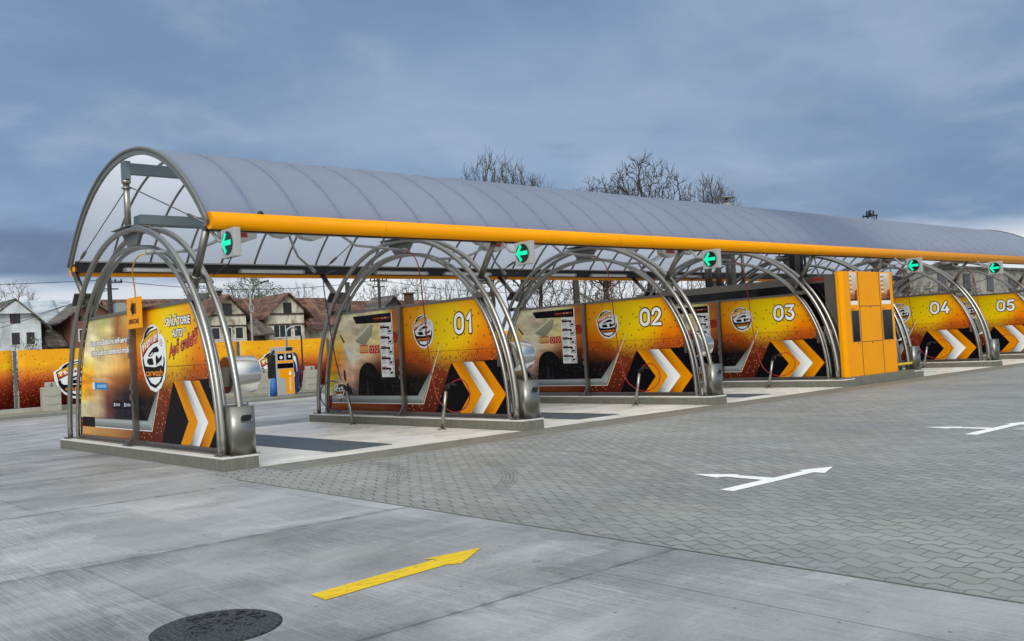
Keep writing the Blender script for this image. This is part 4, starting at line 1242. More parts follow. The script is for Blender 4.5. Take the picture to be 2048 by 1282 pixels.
# ---------------------------------------------------------------- leaning lance holders
def build_holder(badge):
    root = empty('lance_holder')
    mb = MB(); mb.tube([(0, 0, 0.0), (0.02, -0.17, 0.76)], 0.036, 12); mb.lathe([(0.09, 0), (0.09, 0.012), (0.05, 0.016)], 16)
    for a in range(4): mb.tube([(0.065 * math.cos(a * 1.57 + .78), 0.065 * math.sin(a * 1.57 + .78), 0.01), (0.065 * math.cos(a * 1.57 + .78), 0.065 * math.sin(a * 1.57 + .78), 0.03)], 0.01, 6)
    mb.build('holder_tube', M['steel'], root)
    mb = MB(); mb.tube(smooth_path([(0.02, -0.165, 0.74), (0.02, -0.18, 0.84), (0.03, -0.30, 0.90), (0.04, -0.48, 0.88)]), [0.022] * 19, 8); mb.tube([(0.03, -0.24, 0.80), (0.03, -0.26, 0.90)], 0.03, 8)
    mb.build('spray_gun', M['black'], root)
    return root


h0 = build_holder(False)
HL = [(1, 5.16 - 5.769, 2.02, 1, 'leaning steel lance holder before the chevrons of panel 01'), (1, 5.31 - 5.769, 5.58, -1, 'leaning steel lance holder before the car picture on panel 01'),
      (2, -0.58, 2.02, 1, 'leaning steel lance holder before the chevrons of panel 02'), (3, -0.5, 2.2, 1, 'leaning steel lance holder before the chevrons of panel 03'),
      (5, -0.5, 2.35, 1, 'leaning steel lance holder before the chevrons of panel 04')]
for k, (i, dx_, y, s_, lb) in enumerate(HL):
    o = h0 if k == 0 else copy_tree(h0)
    o.location = (XS[i] + dx_, y, 0.008)
    if s_ < 0: o.rotation_euler = (0, 0, R(180))
    tag(o, lb, 'lance holder', 'leaning lance holders')
# round emblem badge on the holder near the car picture
bd = empty('emblem_badge', (5.30, 6.10, 0.82))
tag(bd, 'small white shield emblem badge low beside the left leg of arch 01', 'sign')
mb = MB(); mb.box((0.0, -0.05, -0.30), (0.03, 0.05, 0.1)); mb.tube([(0.015, 0.0, -0.05), (0.05, -0.35, -0.10)], 0.015, 6); mb.build('badge_bracket', M['steel_dark'], bd)
mb = MB(); emblem(Sheet(mb, (0.0, 0, 0), (0, -1, 0), (0, 0, 1)), 0, 0, 0.46, 0.44, 0); mb.build('badge_face', M['ink'], bd)

# ---------------------------------------------------------------- orange arrow sign on the first partition
sgn = empty('arrow_sign', (-0.20, 3.56, 2.52))
tag(sgn, 'orange sign with a black left arrow on top of the nearest partition', 'sign')
mb = MB(); mb.box((0.0, -0.32, -0.27), (0.04, 0.32, 0.27)); pl = mb.build('sign_plate', M['orange'], sgn, bevel=0.006)
mb = MB()
sh = Sheet(mb, (0.0, 0, 0), (0, -1, 0), (0, 0, 1))
sh.poly([(-0.14, 0.08), (-0.03, -0.07), (-0.03, -0.015), (0.03, -0.015), (0.03, 0.17), (-0.03, 0.17), (-0.03, 0.23)], (18, 14, 12), 0.5)
sh.poly([(0.035, -0.015), (0.06, -0.015), (0.06, 0.17), (0.035, 0.17)], (50, 26, 12), 0.5); sh.poly([(0.07, -0.015), (0.13, -0.015), (0.13, 0.17), (0.07, 0.17)], (120, 58, 10), 0.5)
sh.text('ASPIRATOARE', 0.0, -0.145, w=0.50, h=0.085, col=(70, 24, 12), layer=0.5, bold=0.03)
mb.build('sign_print', M['ink'], pl)
mb = MB(); mb.box((0.04, -0.03, -0.25), (0.12, 0.03, 0.1)); mb.box((0.06, -0.03, 0.05), (0.20, 0.5, 0.09)); mb.build('sign_bracket', M['steel_dark'], sgn)

# ---------------------------------------------------------------- floor grates
GR = [((1.86, 0.62, 3.04, 5.8), 'slate grey floor grate in the first bay'), ((7.62, 0.62, 8.80, 5.8), 'slate grey floor grate in the second bay'), ((13.35, 0.62, 14.5, 5.8), 'slate grey floor grate in the third bay')]
for (x0, y0, x1, y1), lb in GR:
    mb = MB()
    mb.box((x0, y0, 0.0075), (x1, y1, 0.016))
    for k in range(1, 13): yy = y0 + (y1 - y0) * k / 13; mb.box((x0 + 0.03, yy - 0.006, 0.016), (x1 - 0.03, yy + 0.006, 0.0185))
    tag(mb.build('floor_grate', M['grate']), lb, 'floor grate', 'floor grates in the bays')

# ---------------------------------------------------------------- payment kiosk and plant room
kx0, kx1, ktop = 17.30, 20.42, 3.11
k_ = empty('payment_kiosk', (18.85, 0.3, 0))
tag(k_, 'tall orange payment kiosk with two black screens and two posters', 'payment kiosk')
ko = Vector((-18.85, -0.3, 0))
mb = MB()
out = [(kx0 + 0.05, 0.27), (kx0 + 0.05, 0.16), (kx0 + 0.17, 0.10), (kx1 - 0.22, 0.10), (kx1, 0.24), (kx1, 0.27)]
mb.prism([(x, y, 0.235) for x, y in out], (0, 0, ktop - 0.235))
kb = mb.build('kiosk_body', M['orange'], k_, loc=ko, bevel=0.012)
mb = MB()
for x in (18.25, 19.42): mb.box((x - 0.012, 0.097, 0.24), (x + 0.012, 0.0995, ktop - 0.005))
for z in (2.15, 1.165): mb.box((18.262, 0.0972, z - 0.008), (19.408, 0.0995, z + 0.008))
mb.build('panel_seam', M['black'], kb)
for lx, lz in ((18.83, 2.12), (18.83, 1.13), (18.05, 1.13), (19.8, 1.13)):
    mb = MB(); mb.lathe([(0.022, 0.0), (0.022, 0.008), (0.012, 0.010)], 12, mat=Matrix.Translation((lx, 0.0995, lz)) @ Matrix.Rotation(R(90), 4, 'X')); mb.build('door_lock', M['steel_dark'], kb)
for x0, x1 in ((17.78, 18.15), (19.50, 20.02)):
    mb = MB(); mb.box((x0, 0.090, 1.18), (x1, 0.0995, 2.03)); sc_ = mb.build('screen', M['gloss_black'], kb, bevel=0.004)
    mb = MB(); mb.box((x0 - 0.02, 0.085, 1.165), (x0, 0.099, 2.045)); mb.box((x1, 0.085, 1.165), (x1 + 0.025, 0.099, 2.045)); mb.build('screen_frame', M['steel'], sc_)
    mb = MB()
    sh = Sheet(mb, (0, 0.0985, 0), (1, 0, 0), (0, 0, 1))
    w = x1 - x0
    sp = Sheet(mb, (0, 0.0985, 0), (1, 0, 0), (0, 0, 1), mi=1)
    for z0, z1, c0, c1 in ((3.08, 2.75, (206, 202, 196), (190, 170, 146)), (2.75, 2.50, (190, 170, 146), (196, 150, 110)), (2.50, 2.32, (170, 112, 74), (120, 66, 42))):
        sp.poly([(x0, z1), (x1, z1), (x1, z0), (x0, z0)], [c1, c1, c0, c0], 0.5)
    sp.poly([(x0 + w * 0.55, 2.32), (x1, 2.32), (x1, 2.62), (x0 + w * 0.7, 2.58)], [(84, 30, 20), (92, 36, 24), (150, 70, 40), (140, 70, 44)], 1)
    sh.poly([(x0, 2.19), (x1, 2.19), (x1, 2.30), (x0, 2.30)], (236, 232, 222), 0.5)
    sh.poly([(x0, 2.30), (x1, 2.30), (x1, 2.33), (x0, 2.33)], (40, 24, 28), 1)
    for q in range(9): sh.poly([(x0 + 0.02, 3.02 - q * 0.06), (x0 + w * 0.3, 3.02 - q * 0.06), (x0 + w * 0.3, 3.045 - q * 0.06), (x0 + 0.02, 3.045 - q * 0.06)], (58, 54, 56) if q % 2 else (235, 232, 226), 1)
    mb.build('poster', [M['ink'], M['photo']], kb)
    mb = MB(); mb.box((x0 + 0.02, 0.096, 2.065), (x0 + 0.2, 0.0995, 2.085)); mb.build('screen_caption', M['red_label'], kb)
mb = MB(); mb.box((kx0 - 0.02, 0.02, 0.0), (kx1 + 0.9, 0.55, 0.235)); mb.build('plinth', M['kerb'], k_, loc=ko, bevel=0.015)
mb = MB(); mb.lathe([(0.09, ktop), (0.09, ktop + 0.04), (0.06, ktop + 0.09), (0.0, ktop + 0.1)], 14, mat=Matrix.Translation((19.75, 0.4, 0))); mb.build('roof_camera', M['black'], k_, loc=ko)

pr = empty('plant_room', (19.4, 4.1, 0))
tag(pr, 'black walled plant room with steel edging behind the orange kiosk', 'plant room')
po = Vector((-19.4, -4.1, 0))
px0, px1, py0, py1 = 17.56, 20.36, 0.28, 7.5
mb = MB(); mb.box((px0, py0, 0.0), (px1, py1, 3.0)); mb.build('wall_panel', M['gloss_black'], pr, loc=po)
mb = MB()
mb.box((px0 - 0.03, py0 - 0.03 + 0.03, 2.86), (px1 + 0.03, py1 + 0.03, 3.06))
mb.build('roof_edge', M['steel_dark'], pr, loc=po)
mb = MB()
mb.box((px0 - 0.035, py0 + 0.001, 0.0), (px0 - 0.001, py0 + 0.42, 2.859)); mb.box((px0 - 0.03, py1 - 0.2, 0.0), (px0 - 0.001, py1 + 0.03, 2.859))
mb.build('corner_cladding', M['steel_dark'], pr, loc=po)
mb = MB(); mb.box((px0 - 0.036, 0.72, 2.92), (px0 - 0.031, 1.15, 3.0)); mb.build('red_plate', M['red_label'], pr, loc=po)
for (x, y, h, r) in ((18.1, 5.05, 4.2, 0.07), (18.3, 4.75, 4.3, 0.09), (18.6, 5.3, 4.3, 0.06), (18.25, 4.3, 4.15, 0.05), (18.45, 3.95, 4.15, 0.05)):
    mb = MB(); mb.tube([(x, y, 3.0), (x, y, h)], r, 12)
    if r < 0.06: mb.tube([(x, y, h), (x - 0.5, y + 0.3, h + 0.12)], r, 10)
    mb.build('service_pipe', M['steel_dark'], pr, loc=po)
mb = MB(); mb.tube([(19.3, 5.0, 3.0), (19.3, 5.0, 5.82)], 0.16, 18); mb.tube([(19.3, 5.0, 5.66), (19.3, 5.0, 5.69)], 0.175, 18)
fl = mb.build('flue', M['concrete_post'], pr, loc=po)
mb = MB(); mb.tube([(19.3, 5.0, 5.8), (19.3, 5.0, 5.98)], 0.04, 8); mb.lathe([(0.29, 5.975), (0.30, 5.985), (0.08, 6.05), (0.0, 6.055)], 20, mat=Matrix.Translation((19.3, 5.0, 0))); mb.build('flue_cap', M['steel_dark'], fl)
mb = MB()
mb.box((19.85, 3.0, 3.05), (20.15, 3.2, 4.45)); mb.tube([(20.4, 3.1, 3.05), (20.4, 3.1, 4.3)], 0.05, 8); mb.tube([(20.6, 3.1, 3.05), (20.6, 3.1, 4.2)], 0.04, 8)
mb.build('cable_duct', M['black'], pr, loc=po)
gp = empty('gas_pipe', (20.9, 0.2, 0.3)); tag(gp, 'short yellow gas pipe bent down to the kerb right of the kiosk', 'pipe')
mb = MB(); mb.tube(smooth_path([(-0.45, 0.0, 0.12), (0.1, -0.02, 0.12), (0.52, -0.04, 0.12), (0.62, -0.05, 0.05), (0.63, -0.06, -0.08)]), 0.04, 10); mb.build('pipe_run', M['yellow_pipe'], gp)
mb = MB(); mb.lathe([(0.055, -0.15), (0.055, -0.06)], 12, mat=Matrix.Translation((0.63, -0.06, 0))); mb.build('pipe_valve', M['steel'], gp)

# ---------------------------------------------------------------- painted arrows and manhole
def paint(name, polys, mat, label, cat, grp=None):
    mb = MB()
    for p in polys: mb.poly([(x, y, 0.0045) for x, y in p])
    bmesh.ops.recalc_face_normals(mb.bm, faces=mb.bm.faces)
    return tag(mb.build(name, mat), label, cat, grp)
paint('road_arrow', [[(-2.955, -7.335), (-2.96, -7.54), (-1.90, -7.415), (-1.80, -7.475), (-1.37, -7.18), (-1.90, -7.12), (-1.82, -7.20)]], M['yellow_paint'], 'yellow arrow painted on the brushed concrete', 'road marking')
def white_arrow(dx_, dy_, label):
    pts = [(1.77, -7.14), (1.76, -7.31), (2.56, -7.32), (3.21, -7.33), (3.21, -7.46), (3.68, -7.29), (3.27, -7.10), (3.24, -7.18), (2.68, -7.165), (2.66, -6.72), (2.74, -6.70), (2.52, -6.22), (2.42, -6.62), (2.52, -6.66), (2.50, -7.15)]
    paint('road_arrow', [[(x + dx_, y + dy_) for x, y in pts]], M['white_paint'], label, 'road marking', 'white forked arrows')
white_arrow(0, 0, 'white forked arrow painted on the pavers, nearest')
white_arrow(5.42, -0.12, 'white forked arrow painted on the pavers at the right edge')
paint('gully_surround', [[(7.75, -8.05), (8.6, -8.02), (8.6, -7.62), (7.9, -7.60)]], M['box_grey'], 'pale concrete gully surround beside the farther white arrow', 'gully cover')
mh = empty('manhole_cover', (-3.687, -7.542, 0.0))
tag(mh, 'black cast iron manhole cover set in the concrete', 'manhole cover')
mb = MB(); mb.lathe([(0.368, 0.0), (0.368, 0.006), (0.355, 0.011), (0.335, 0.007), (0.33, 0.006)], 48); mb.build('cover_rim', M['iron'], mh)
mb = MB(); mb.lathe([(0.378, -0.002), (0.376, 0.0035), (0.371, 0.0038), (0.370, -0.002)], 48); mb.build('mortar_ring', M['black'], mh)
mb = MB(); mb.lathe([(0.3295, 0.001), (0.3295, 0.008)], 48)
for k in range(40):
    a, rr = random.uniform(0, 6.28), random.uniform(0.05, 0.2)
    mb.box((-0.02, -0.006, 0.0082), (0.02, 0.006, 0.014), mat=Matrix.Translation((rr * math.cos(a), rr * math.sin(a), 0)) @ Matrix.Rotation(random.uniform(0, 3.1), 4, 'Z'))
mb.build('cover_plate', M['iron'], mh)
mb = MB()
for i, ch in enumerate('NORTVA'):
    a = R(146 - i * 20)
    V, F, W, H = glyphs(ch, 0.03, 0)
    if V:
        s_ = 0.075 / H; r_ = 0.265; rot = a - math.pi / 2
        vs = [mb.bm.verts.new((r_ * math.cos(a) + (x * math.cos(rot) - y * math.sin(rot)) * s_, r_ * math.sin(a) + (x * math.sin(rot) + y * math.cos(rot)) * s_, 0.0135)) for x, y in V]
        for f in F: mb.face([vs[q] for q in f])
lt = mb.build('cover_lettering', M['black'], mh); so = lt.modifiers.new('thick', 'SOLIDIFY'); so.thickness = 0.005
lt.rotation_euler = (0, 0, R(-50))

# ================================================================ fence with printed banners
fx0, fx1, fyy = -14.9, 62.0, 27.0
fc = empty('banner_fence', (20, fyy, 0.11))
tag(fc, 'long boundary fence hung with amber printed banners', 'fence')
fo = Vector((-20, -fyy, -0.11))
mb = MB(); mb.box((fx0, fyy - 0.12, 0.1), (fx1, fyy + 0.12, 0.27)); mb.build('fence_base', M['precast'], fc, loc=fo, bevel=0.01)
x = fx0
k = 0
posts = []
while x < fx1:
    mb = MB(); mb.box((x - 0.05, fyy - 0.06, 0.25), (x + 0.05, fyy + 0.04, 2.52))
    for z in (0.6, 1.2, 1.8, 2.3): mb.box((x - 0.065, fyy - 0.07, z), (x + 0.065, fyy - 0.061, z + 0.05))
    mb.build('fence_post', M['steel_dark'], fc, loc=fo); posts.append(x); x += 4.58; k += 1
for a, b_ in zip(posts, posts[1:]):
    mb = MB()
    n = 14; vs = []
    for i in range(n + 1):
        f = i / n; xx = a + 0.09 + (b_ - a - 0.18) * f
        wv = 0.012 * math.sin(f * 9 + a) + 0.008 * math.sin(f * 23 + a * 2)
        sag = -0.02 * math.sin(f * math.pi)
        vs.append([mb.bm.verts.new((xx, fyy - 0.075 + wv, 0.285)), mb.bm.verts.new((xx, fyy - 0.085 + wv * 1.6, 1.4)), mb.bm.verts.new((xx, fyy - 0.075 + wv, 2.54 + sag))])
    for A, B in zip(vs, vs[1:]):
        for q in (0, 1): mb.face([A[q], B[q], B[q + 1], A[q + 1]], 0, None, True)
    bn = mb.build('banner', M['banner'], fc, loc=fo); so = bn.modifiers.new('cloth', 'SOLIDIFY'); so.thickness = 0.004
    for cx in (5.75, 14.45, 28.5, 41.0):
        if a < cx < b_:
            mb = MB(); emblem(Sheet(mb, (0, fyy - 0.125, 0), (1, 0, 0), (0, 0, 1)), cx, 1.27, 2.02, 1.60, 0); mb.build('emblem', M['ink'], bn)

# stepped precast blocks before the fence
def precast_block(x, y, s=1.0):
    mb = MB()
    mb.box((-0.33, -0.2, 0.0), (0.33, 0.2, 0.93)); mb.box((-0.18, -0.16, 0.93), (0.18, 0.16, 1.12))
    ob = mb.build('precast_block', M['precast'], loc=(x, y, 0.11), bevel=0.02)
    for z in (0.30, 0.62):
        for sd in (-1, 1):
            mb = MB(); mb.prism([(sd * 0.26, -0.2, z), (sd * 0.03, -0.2, z - 0.06), (sd * 0.03, -0.2, z + 0.05), (sd * 0.18, -0.2, z + 0.10)], (0, -0.02, 0))
            mb.build('relief_leaf', M['precast'], ob)
    mb = MB(); mb.box((-0.03, -0.185, 0.88), (0.03, -0.161, 1.10)); mb.build('relief_slot', M['slate'], ob)
    return ob
tag(precast_block(4.45, 26.2), 'patterned grey precast block before the banner left of the nearest arch', 'concrete block', 'precast blocks by the fence')
tag(precast_block(13.3, 26.2), 'grey precast block left behind the vacuum station', 'concrete block', 'precast blocks by the fence')
tag(precast_block(15.7, 26.2), 'grey precast block right of the vacuum station', 'concrete block', 'precast blocks by the fence')

# ---------------------------------------------------------------- vacuum station on its island
mb = MB()
pts = [(7.6, 21.7), (12.3, 21.35), (13.3, 21.55), (13.75, 22.1), (13.5, 22.9), (12.8, 23.2), (7.6, 23.3)]
mb.prism([(x, y, -0.02) for x, y in pts], (0, 0, 0.135)); o = mb.build('island_kerb', M['kerb2'], bevel=0.03); o['kind'] = 'structure'
v_ = empty('vacuum_station', (12.42, 22.45, 0.115))
tag(v_, 'grey and orange vacuum station with black hoses before the banner fence', 'vacuum station')
mb = MB(); mb.box((-0.40, -0.15, 0.0), (0.40, 0.35, 2.0)); vb = mb.build('cabinet', M['box_grey'], v_, bevel=0.02)
mb = MB(); mb.prism([(-0.28, -0.155, 1.10), (-0.28, -0.155, 0.78), (0.0, -0.155, 0.66), (0.0, -0.155, 0.06), (0.36, -0.155, 0.06), (0.36, -0.155, 1.10)], (0, 0.004, 0)); fp = mb.build('front_panel', M['orange'], vb)
mb = MB(); sh = Sheet(mb, (0, -0.156, 0), (1, 0, 0), (0, 0, 1))
sh.text('ASPIRATOR', 0.19, 0.44, w=0.60, h=0.075, col=(244, 240, 232), layer=1, bold=0.03, rot=R(90))
sh.poly([(0.12, 0.86), (0.19, 0.82), (0.25, 0.86), (0.25, 0.95), (0.19, 1.03), (0.17, 0.95)], (244, 240, 232), 1); mb.build('panel_print', M['ink'], fp)
mb = MB(); mb.box((-0.36, -0.156, 1.12), (0.36, -0.15, 1.32)); mb.box((-0.33, -0.156, 1.46), (-0.04, -0.15, 1.72)); mb.box((0.06, -0.156, 1.46), (0.34, -0.15, 1.72)); mb.build('dark_panel', M['gloss_black'], vb)
mb = MB(); mb.box((-0.38, -0.1555, 1.34), (0.38, -0.151, 1.43)); mb.box((-0.38, -0.1555, 1.75), (0.38, -0.151, 1.82)); mb.build('orange_band', M['orange'], vb)
mb = MB(); mb.lathe([(0.07, 0), (0.07, 0.012)], 16, mat=Matrix.Translation((-0.18, -0.156, 1.57)) @ Matrix.Rotation(R(90), 4, 'X')); mb.lathe([(0.06, 0), (0.06, 0.012)], 16, mat=Matrix.Translation((0.20, -0.156, 1.60)) @ Matrix.Rotation(R(90), 4, 'X')); mb.build('dial', M['frame_white'], vb)
mb = MB(); mb.box((-0.02, -0.10, 2.0), (0.38, 0.15, 2.0 + 0.001)); mb.box((0.06, -0.17, 1.84), (0.34, -0.15, 1.98)); mb.build('display', M['black'], vb)
mb = MB(); mb.tube([(0.30, 0.2, 1.9), (0.30, 0.2, 2.62), (0.36, 0.2, 2.74), (0.5, 0.15, 2.82), (0.62, 0.1, 2.80), (0.75, 0.05, 2.70)], 0.04, 8); mb.build('hose_mast', M['galv'], v_)
mb = MB(); mb.tube(smooth_path([(0.36, 0.2, 2.62), (0.5, 0.15, 2.78), (0.72, 0.05, 2.76), (0.86, 0.0, 2.5), (0.88, 0.0, 1.7), (0.86, 0.0, 0.9), (0.74, 0.0, 0.3), (0.60, 0.02, 0.1)]), 0.035, 8); mb.build('vacuum_hose', M['black'], v_)
mb = MB(); mb.tube(smooth_path([(0.44, 0.0, 1.75), (0.58, -0.05, 1.6), (0.64, -0.05, 1.0), (0.60, 0.0, 0.1)]), 0.045, 8); mb.tube(smooth_path([(0.44, 0.05, 1.45), (0.52, 0.0, 1.2), (0.54, -0.02, 0.6), (0.5, 0.0, 0.05)]), 0.05, 8); mb.build('blue_hose', M['rubber_blue'], v_)
mb = MB(); mb.tube(smooth_path([(-0.40, 0.0, 1.85), (-0.52, -0.05, 1.75), (-0.62, -0.05, 1.4), (-0.60, 0.0, 0.9), (-0.52, 0.0, 0.72), (-0.44, -0.05, 1.1), (-0.52, -0.1, 1.4)]), 0.05, 8); mb.box((-0.62, -0.1, 0.72), (-0.42, 0.2, 1.70)); mb.build('hose_holster', M['black'], v_)
mb = MB(); mb.box((-0.64, -0.05, 0.0), (-0.42, 0.22, 0.72)); sd = mb.build('side_box', M['box_grey'], v_, bevel=0.01)
mb = MB(); mb.tube([(-0.56, -0.08, 0.02), (-0.54, -0.08, 0.74)], [0.14, 0.10], 10); mb.build('blue_pouch', simple('blue_pouch_cloth', (40, 104, 176), 0.6), v_)

# ================================================================ houses beyond the fence
HY = 70.0


def window(parent, off, x0, z0, x1, z1, y, frame='frame_white', bars=1):
    mb = MB(); mb.box((x0 - 0.08, y - 0.05, z0 - 0.08), (x1 + 0.08, y - 0.002, z1 + 0.08)); f = mb.build('window', M[frame], parent, loc=off)
    mb = MB()
    w = (x1 - x0 - 0.07 * bars) / (bars + 1)
    for i in range(bars + 1):
        a = x0 + i * (w + 0.07); mb.box((a, y - 0.058, z0), (a + w, y - 0.0505, z1))
    mb.build('pane', M['glass'], f)


def gable(mbw, mbr, xl, xr, xp, zp, ze, y, depth, over=0.5, wl=None, wr=None):
    """gable end facing -Y: wall into mbw, two roof slabs into mbr"""
    wl = xl if wl is None else wl; wr = xr if wr is None else wr
    def rz(xx): return zp - (zp - ze) * ((xp - xx) / (xp - xl) if xx < xp else (xx - xp) / (xr - xp))
    mbw.prism([(wl, y, 0), (wr, y, 0), (wr, y, rz(wr) - 0.12), (xp, y, zp - 0.12), (wl, y, rz(wl) - 0.12)], (0, depth, 0))
    t = 0.16
    for (xa, za) in ((xl, ze), (xr, ze)):
        mbr.prism([(xa, y - over, za - t), (xp, y - over, zp - t), (xp, y - over, zp), (xa, y - over, za)], (0, depth + over, 0))


# white sided house at the left
h = empty('white_house', (13.5, HY, 0.0)); tag(h, 'white sided gabled house behind the banner fence at the left edge', 'house', 'old houses beyond the fence'); ho = Vector((-13.5, -HY, 0))
mw, mr = MB(), MB(); gable(mw, mr, 10.6, 16.3, 13.68, 7.78, 5.36, HY, 9.0, 0.5, 11.3, 15.6)
mw.build('wall', M['white'], h, loc=ho); rf = mr.build('roof', M['roof_dark'], h, loc=ho)
mb = MB(); mb.prism([(11.9, HY - 0.45, 6.55), (15.3, HY - 0.45, 6.55), (13.68, HY - 0.45, 7.55)], (0, 0.43, 0)); mb.build('gable_board', M['white'], h, loc=ho)
window(h, ho, 13.40, 5.86, 13.98, 6.70, HY, 'frame_dark', 1)
for a in (11.95, 13.38, 14.48): window(h, ho, a, 4.05, a + 0.60, 5.02, HY, 'frame_white', 0)
# metal roofed long house
h = empty('metal_roofed_house', (17, HY + 4, 0)); tag(h, 'long low house under a pale grey sheet metal roof beside the white house', 'house', 'old houses beyond the fence'); ho = Vector((-17, -HY - 4, 0))
mb = MB(); mb.box((9.0, HY + 1.6, 0), (19.2, HY + 8.5, 4.6)); mb.build('wall', M['greywall'], h, loc=ho)
mb = MB(); mb.prism([(9, HY + 0.9, 4.3), (9, HY + 5.2, 8.0), (9, HY + 9.4, 4.3), (9, HY + 9.4, 4.15), (9, HY + 5.2, 7.82), (9, HY + 0.9, 4.15)], (10.4, 0, 0)); rf = mb.build('roof', M['roof_grey'], h, loc=ho)
mb = MB(); mb.prism([(15.9, HY - 0.6, 3.9), (15.9, HY + 2.0, 5.5), (15.9, HY + 2.0, 5.35), (15.9, HY - 0.6, 3.75)], (1.5, 0, 0)); mb.build('porch_roof', M['roof_dark'], h, loc=ho)
# red-brown house half behind the arch
h = empty('red_house', (20, HY - 1, 0)); tag(h, 'red brown gabled house seen between the legs of the nearest arch', 'house', 'old houses beyond the fence'); ho = Vector((-20, -HY + 1, 0))
mw, mr = MB(), MB(); gable(mw, mr, 16.6, 21.9, 19.2, 7.6, 5.75, HY - 1, 8.0, 0.5, 17.6, 21.3)
mw.build('wall', M['redwall'], h, loc=ho); mr.build('roof', M['roof_dark'], h, loc=ho)
window(h, ho, 18.25, 4.15, 18.85, 5.05, HY - 1)
# long brown roofed house with two gabled wings
h = empty('brown_roofed_house', (34, HY, 0)); tag(h, 'long dilapidated house with rusty brown roof and two plastered gable wings', 'house', 'old houses beyond the fence'); ho = Vector((-34, -HY, 0))
mb = MB(); mb.box((22.5, HY + 1.5, 0), (44.5, HY + 8.5, 5.0)); mb.build('wall', M['beige'], h, loc=ho)
mb = MB(); mb.prism([(22.0, HY + 0.8, 4.9), (22.0, HY + 5.0, 8.0), (22.0, HY + 9.2, 4.9), (22.0, HY + 9.2, 4.75), (22.0, HY + 5.0, 7.82), (22.0, HY + 0.8, 4.75)], (23.0, 0, 0)); rf = mb.build('roof', M['roof_brown'], h, loc=ho)
mb = MB(); mb.box((33.2, HY + 6.0, 6.6), (33.9, HY + 6.7, 8.75)); mb.box((33.1, HY + 5.9, 8.75), (34.0, HY + 6.8, 8.9)); mb.build('chimney', M['frame_dark'], rf)
for (xl, xr, xp, zp, ze, wl, wr) in ((29.2, 34.1, 31.68, 8.0, 5.6, 29.7, 33.5), (35.2, 40.55, 37.85, 8.15, 5.75, 35.75, 39.6)):
    mw, mr = MB(), MB(); gable(mw, mr, xl, xr, xp, zp, ze, HY, 6.0, 0.55, wl, wr)
    wg = mw.build('gable_wall', M['beige'], h, loc=ho); mr.build('gable_roof', M['roof_brown'], h, loc=ho)
    mb = MB(); mb.box((wl - 0.05, HY - 0.10, 6.02), (wr + 0.05, HY - 0.003, 6.16)); mb.box((wl - 0.05, HY - 0.12, 5.02), (wr + 0.05, HY - 0.003, 5.14)); mb.build('timber_band', M['frame_dark'], wg)
    window(h, ho, xp - 0.36, 6.2, xp + 0.36, 7.1, HY, 'frame_dark', 1)
for a, b_, n_ in ((30.1, 30.8, 0), (31.3, 31.95, 0), (32.4, 33.1, 0)): window(h, ho, a, 3.88, b_, 4.9, HY, 'frame_white', n_)
window(h, ho, 36.3, 3.85, 38.1, 4.98, HY, 'frame_white', 2); window(h, ho, 38.5, 3.9, 39.2, 4.9, HY, 'frame_white', 0)
mb = MB(); mb.prism([(33.7, HY - 0.9, 4.2), (33.7, HY + 1.2, 5.75), (33.7, HY + 1.2, 5.6), (33.7, HY - 0.9, 4.05)], (2.3, 0, 0)); mb.box((34.0, HY + 0.6, 2.5), (35.6, HY + 0.8, 4.6)); mb.build('lean_to_roof', M['roof_dark'], h, loc=ho)
mb = MB(); mb.prism([(39.9, HY - 0.7, 4.5), (39.9, HY + 1.5, 6.0), (39.9, HY + 1.5, 5.85), (39.9, HY - 0.7, 4.35)], (2.2, 0, 0)); mb.build('lean_to_roof', M['roof_brown'], h, loc=ho)
# house further right, behind panel 01
h = empty('tiled_house', (50, HY, 0)); tag(h, 'old brown tiled house whose ridge and small dark gable show above panel 01', 'house', 'old houses beyond the fence'); ho = Vector((-50, -HY, 0))
mb = MB(); mb.box((45.2, HY + 1, 0), (58.5, HY + 8, 4.6)); mb.build('wall', M['beige'], h, loc=ho)
mb = MB(); mb.prism([(44.6, HY + 0.2, 4.3), (44.6, HY + 4.6, 7.6), (44.6, HY + 9.0, 4.3), (44.6, HY + 9.0, 4.15), (44.6, HY + 4.6, 7.42), (44.6, HY + 0.2, 4.15)], (14.6, 0, 0)); rf = mb.build('roof', M['roof_brown'], h, loc=ho)
mw, mr = MB(), MB(); gable(mw, mr, 48.2, 51.9, 50.2, 7.85, 6.0, HY, 4.0, 0.4, 48.7, 51.4)
mw.build('gable_wall', M['roof_dark'], h, loc=ho); mr.build('gable_roof', M['roof_dark'], h, loc=ho)
window(h, ho, 49.4, 5.9, 50.0, 6.5, HY)
mb = MB(); mb.box((55.0, HY + 4.0, 7.0), (55.8, HY + 4.8, 8.3)); mb.box((54.85, HY + 3.85, 8.3), (55.95, HY + 4.95, 8.45)); mb.build('chimney', M['brick'], rf)
window(h, ho, 45.6, 3.2, 46.5, 4.3, HY + 1)
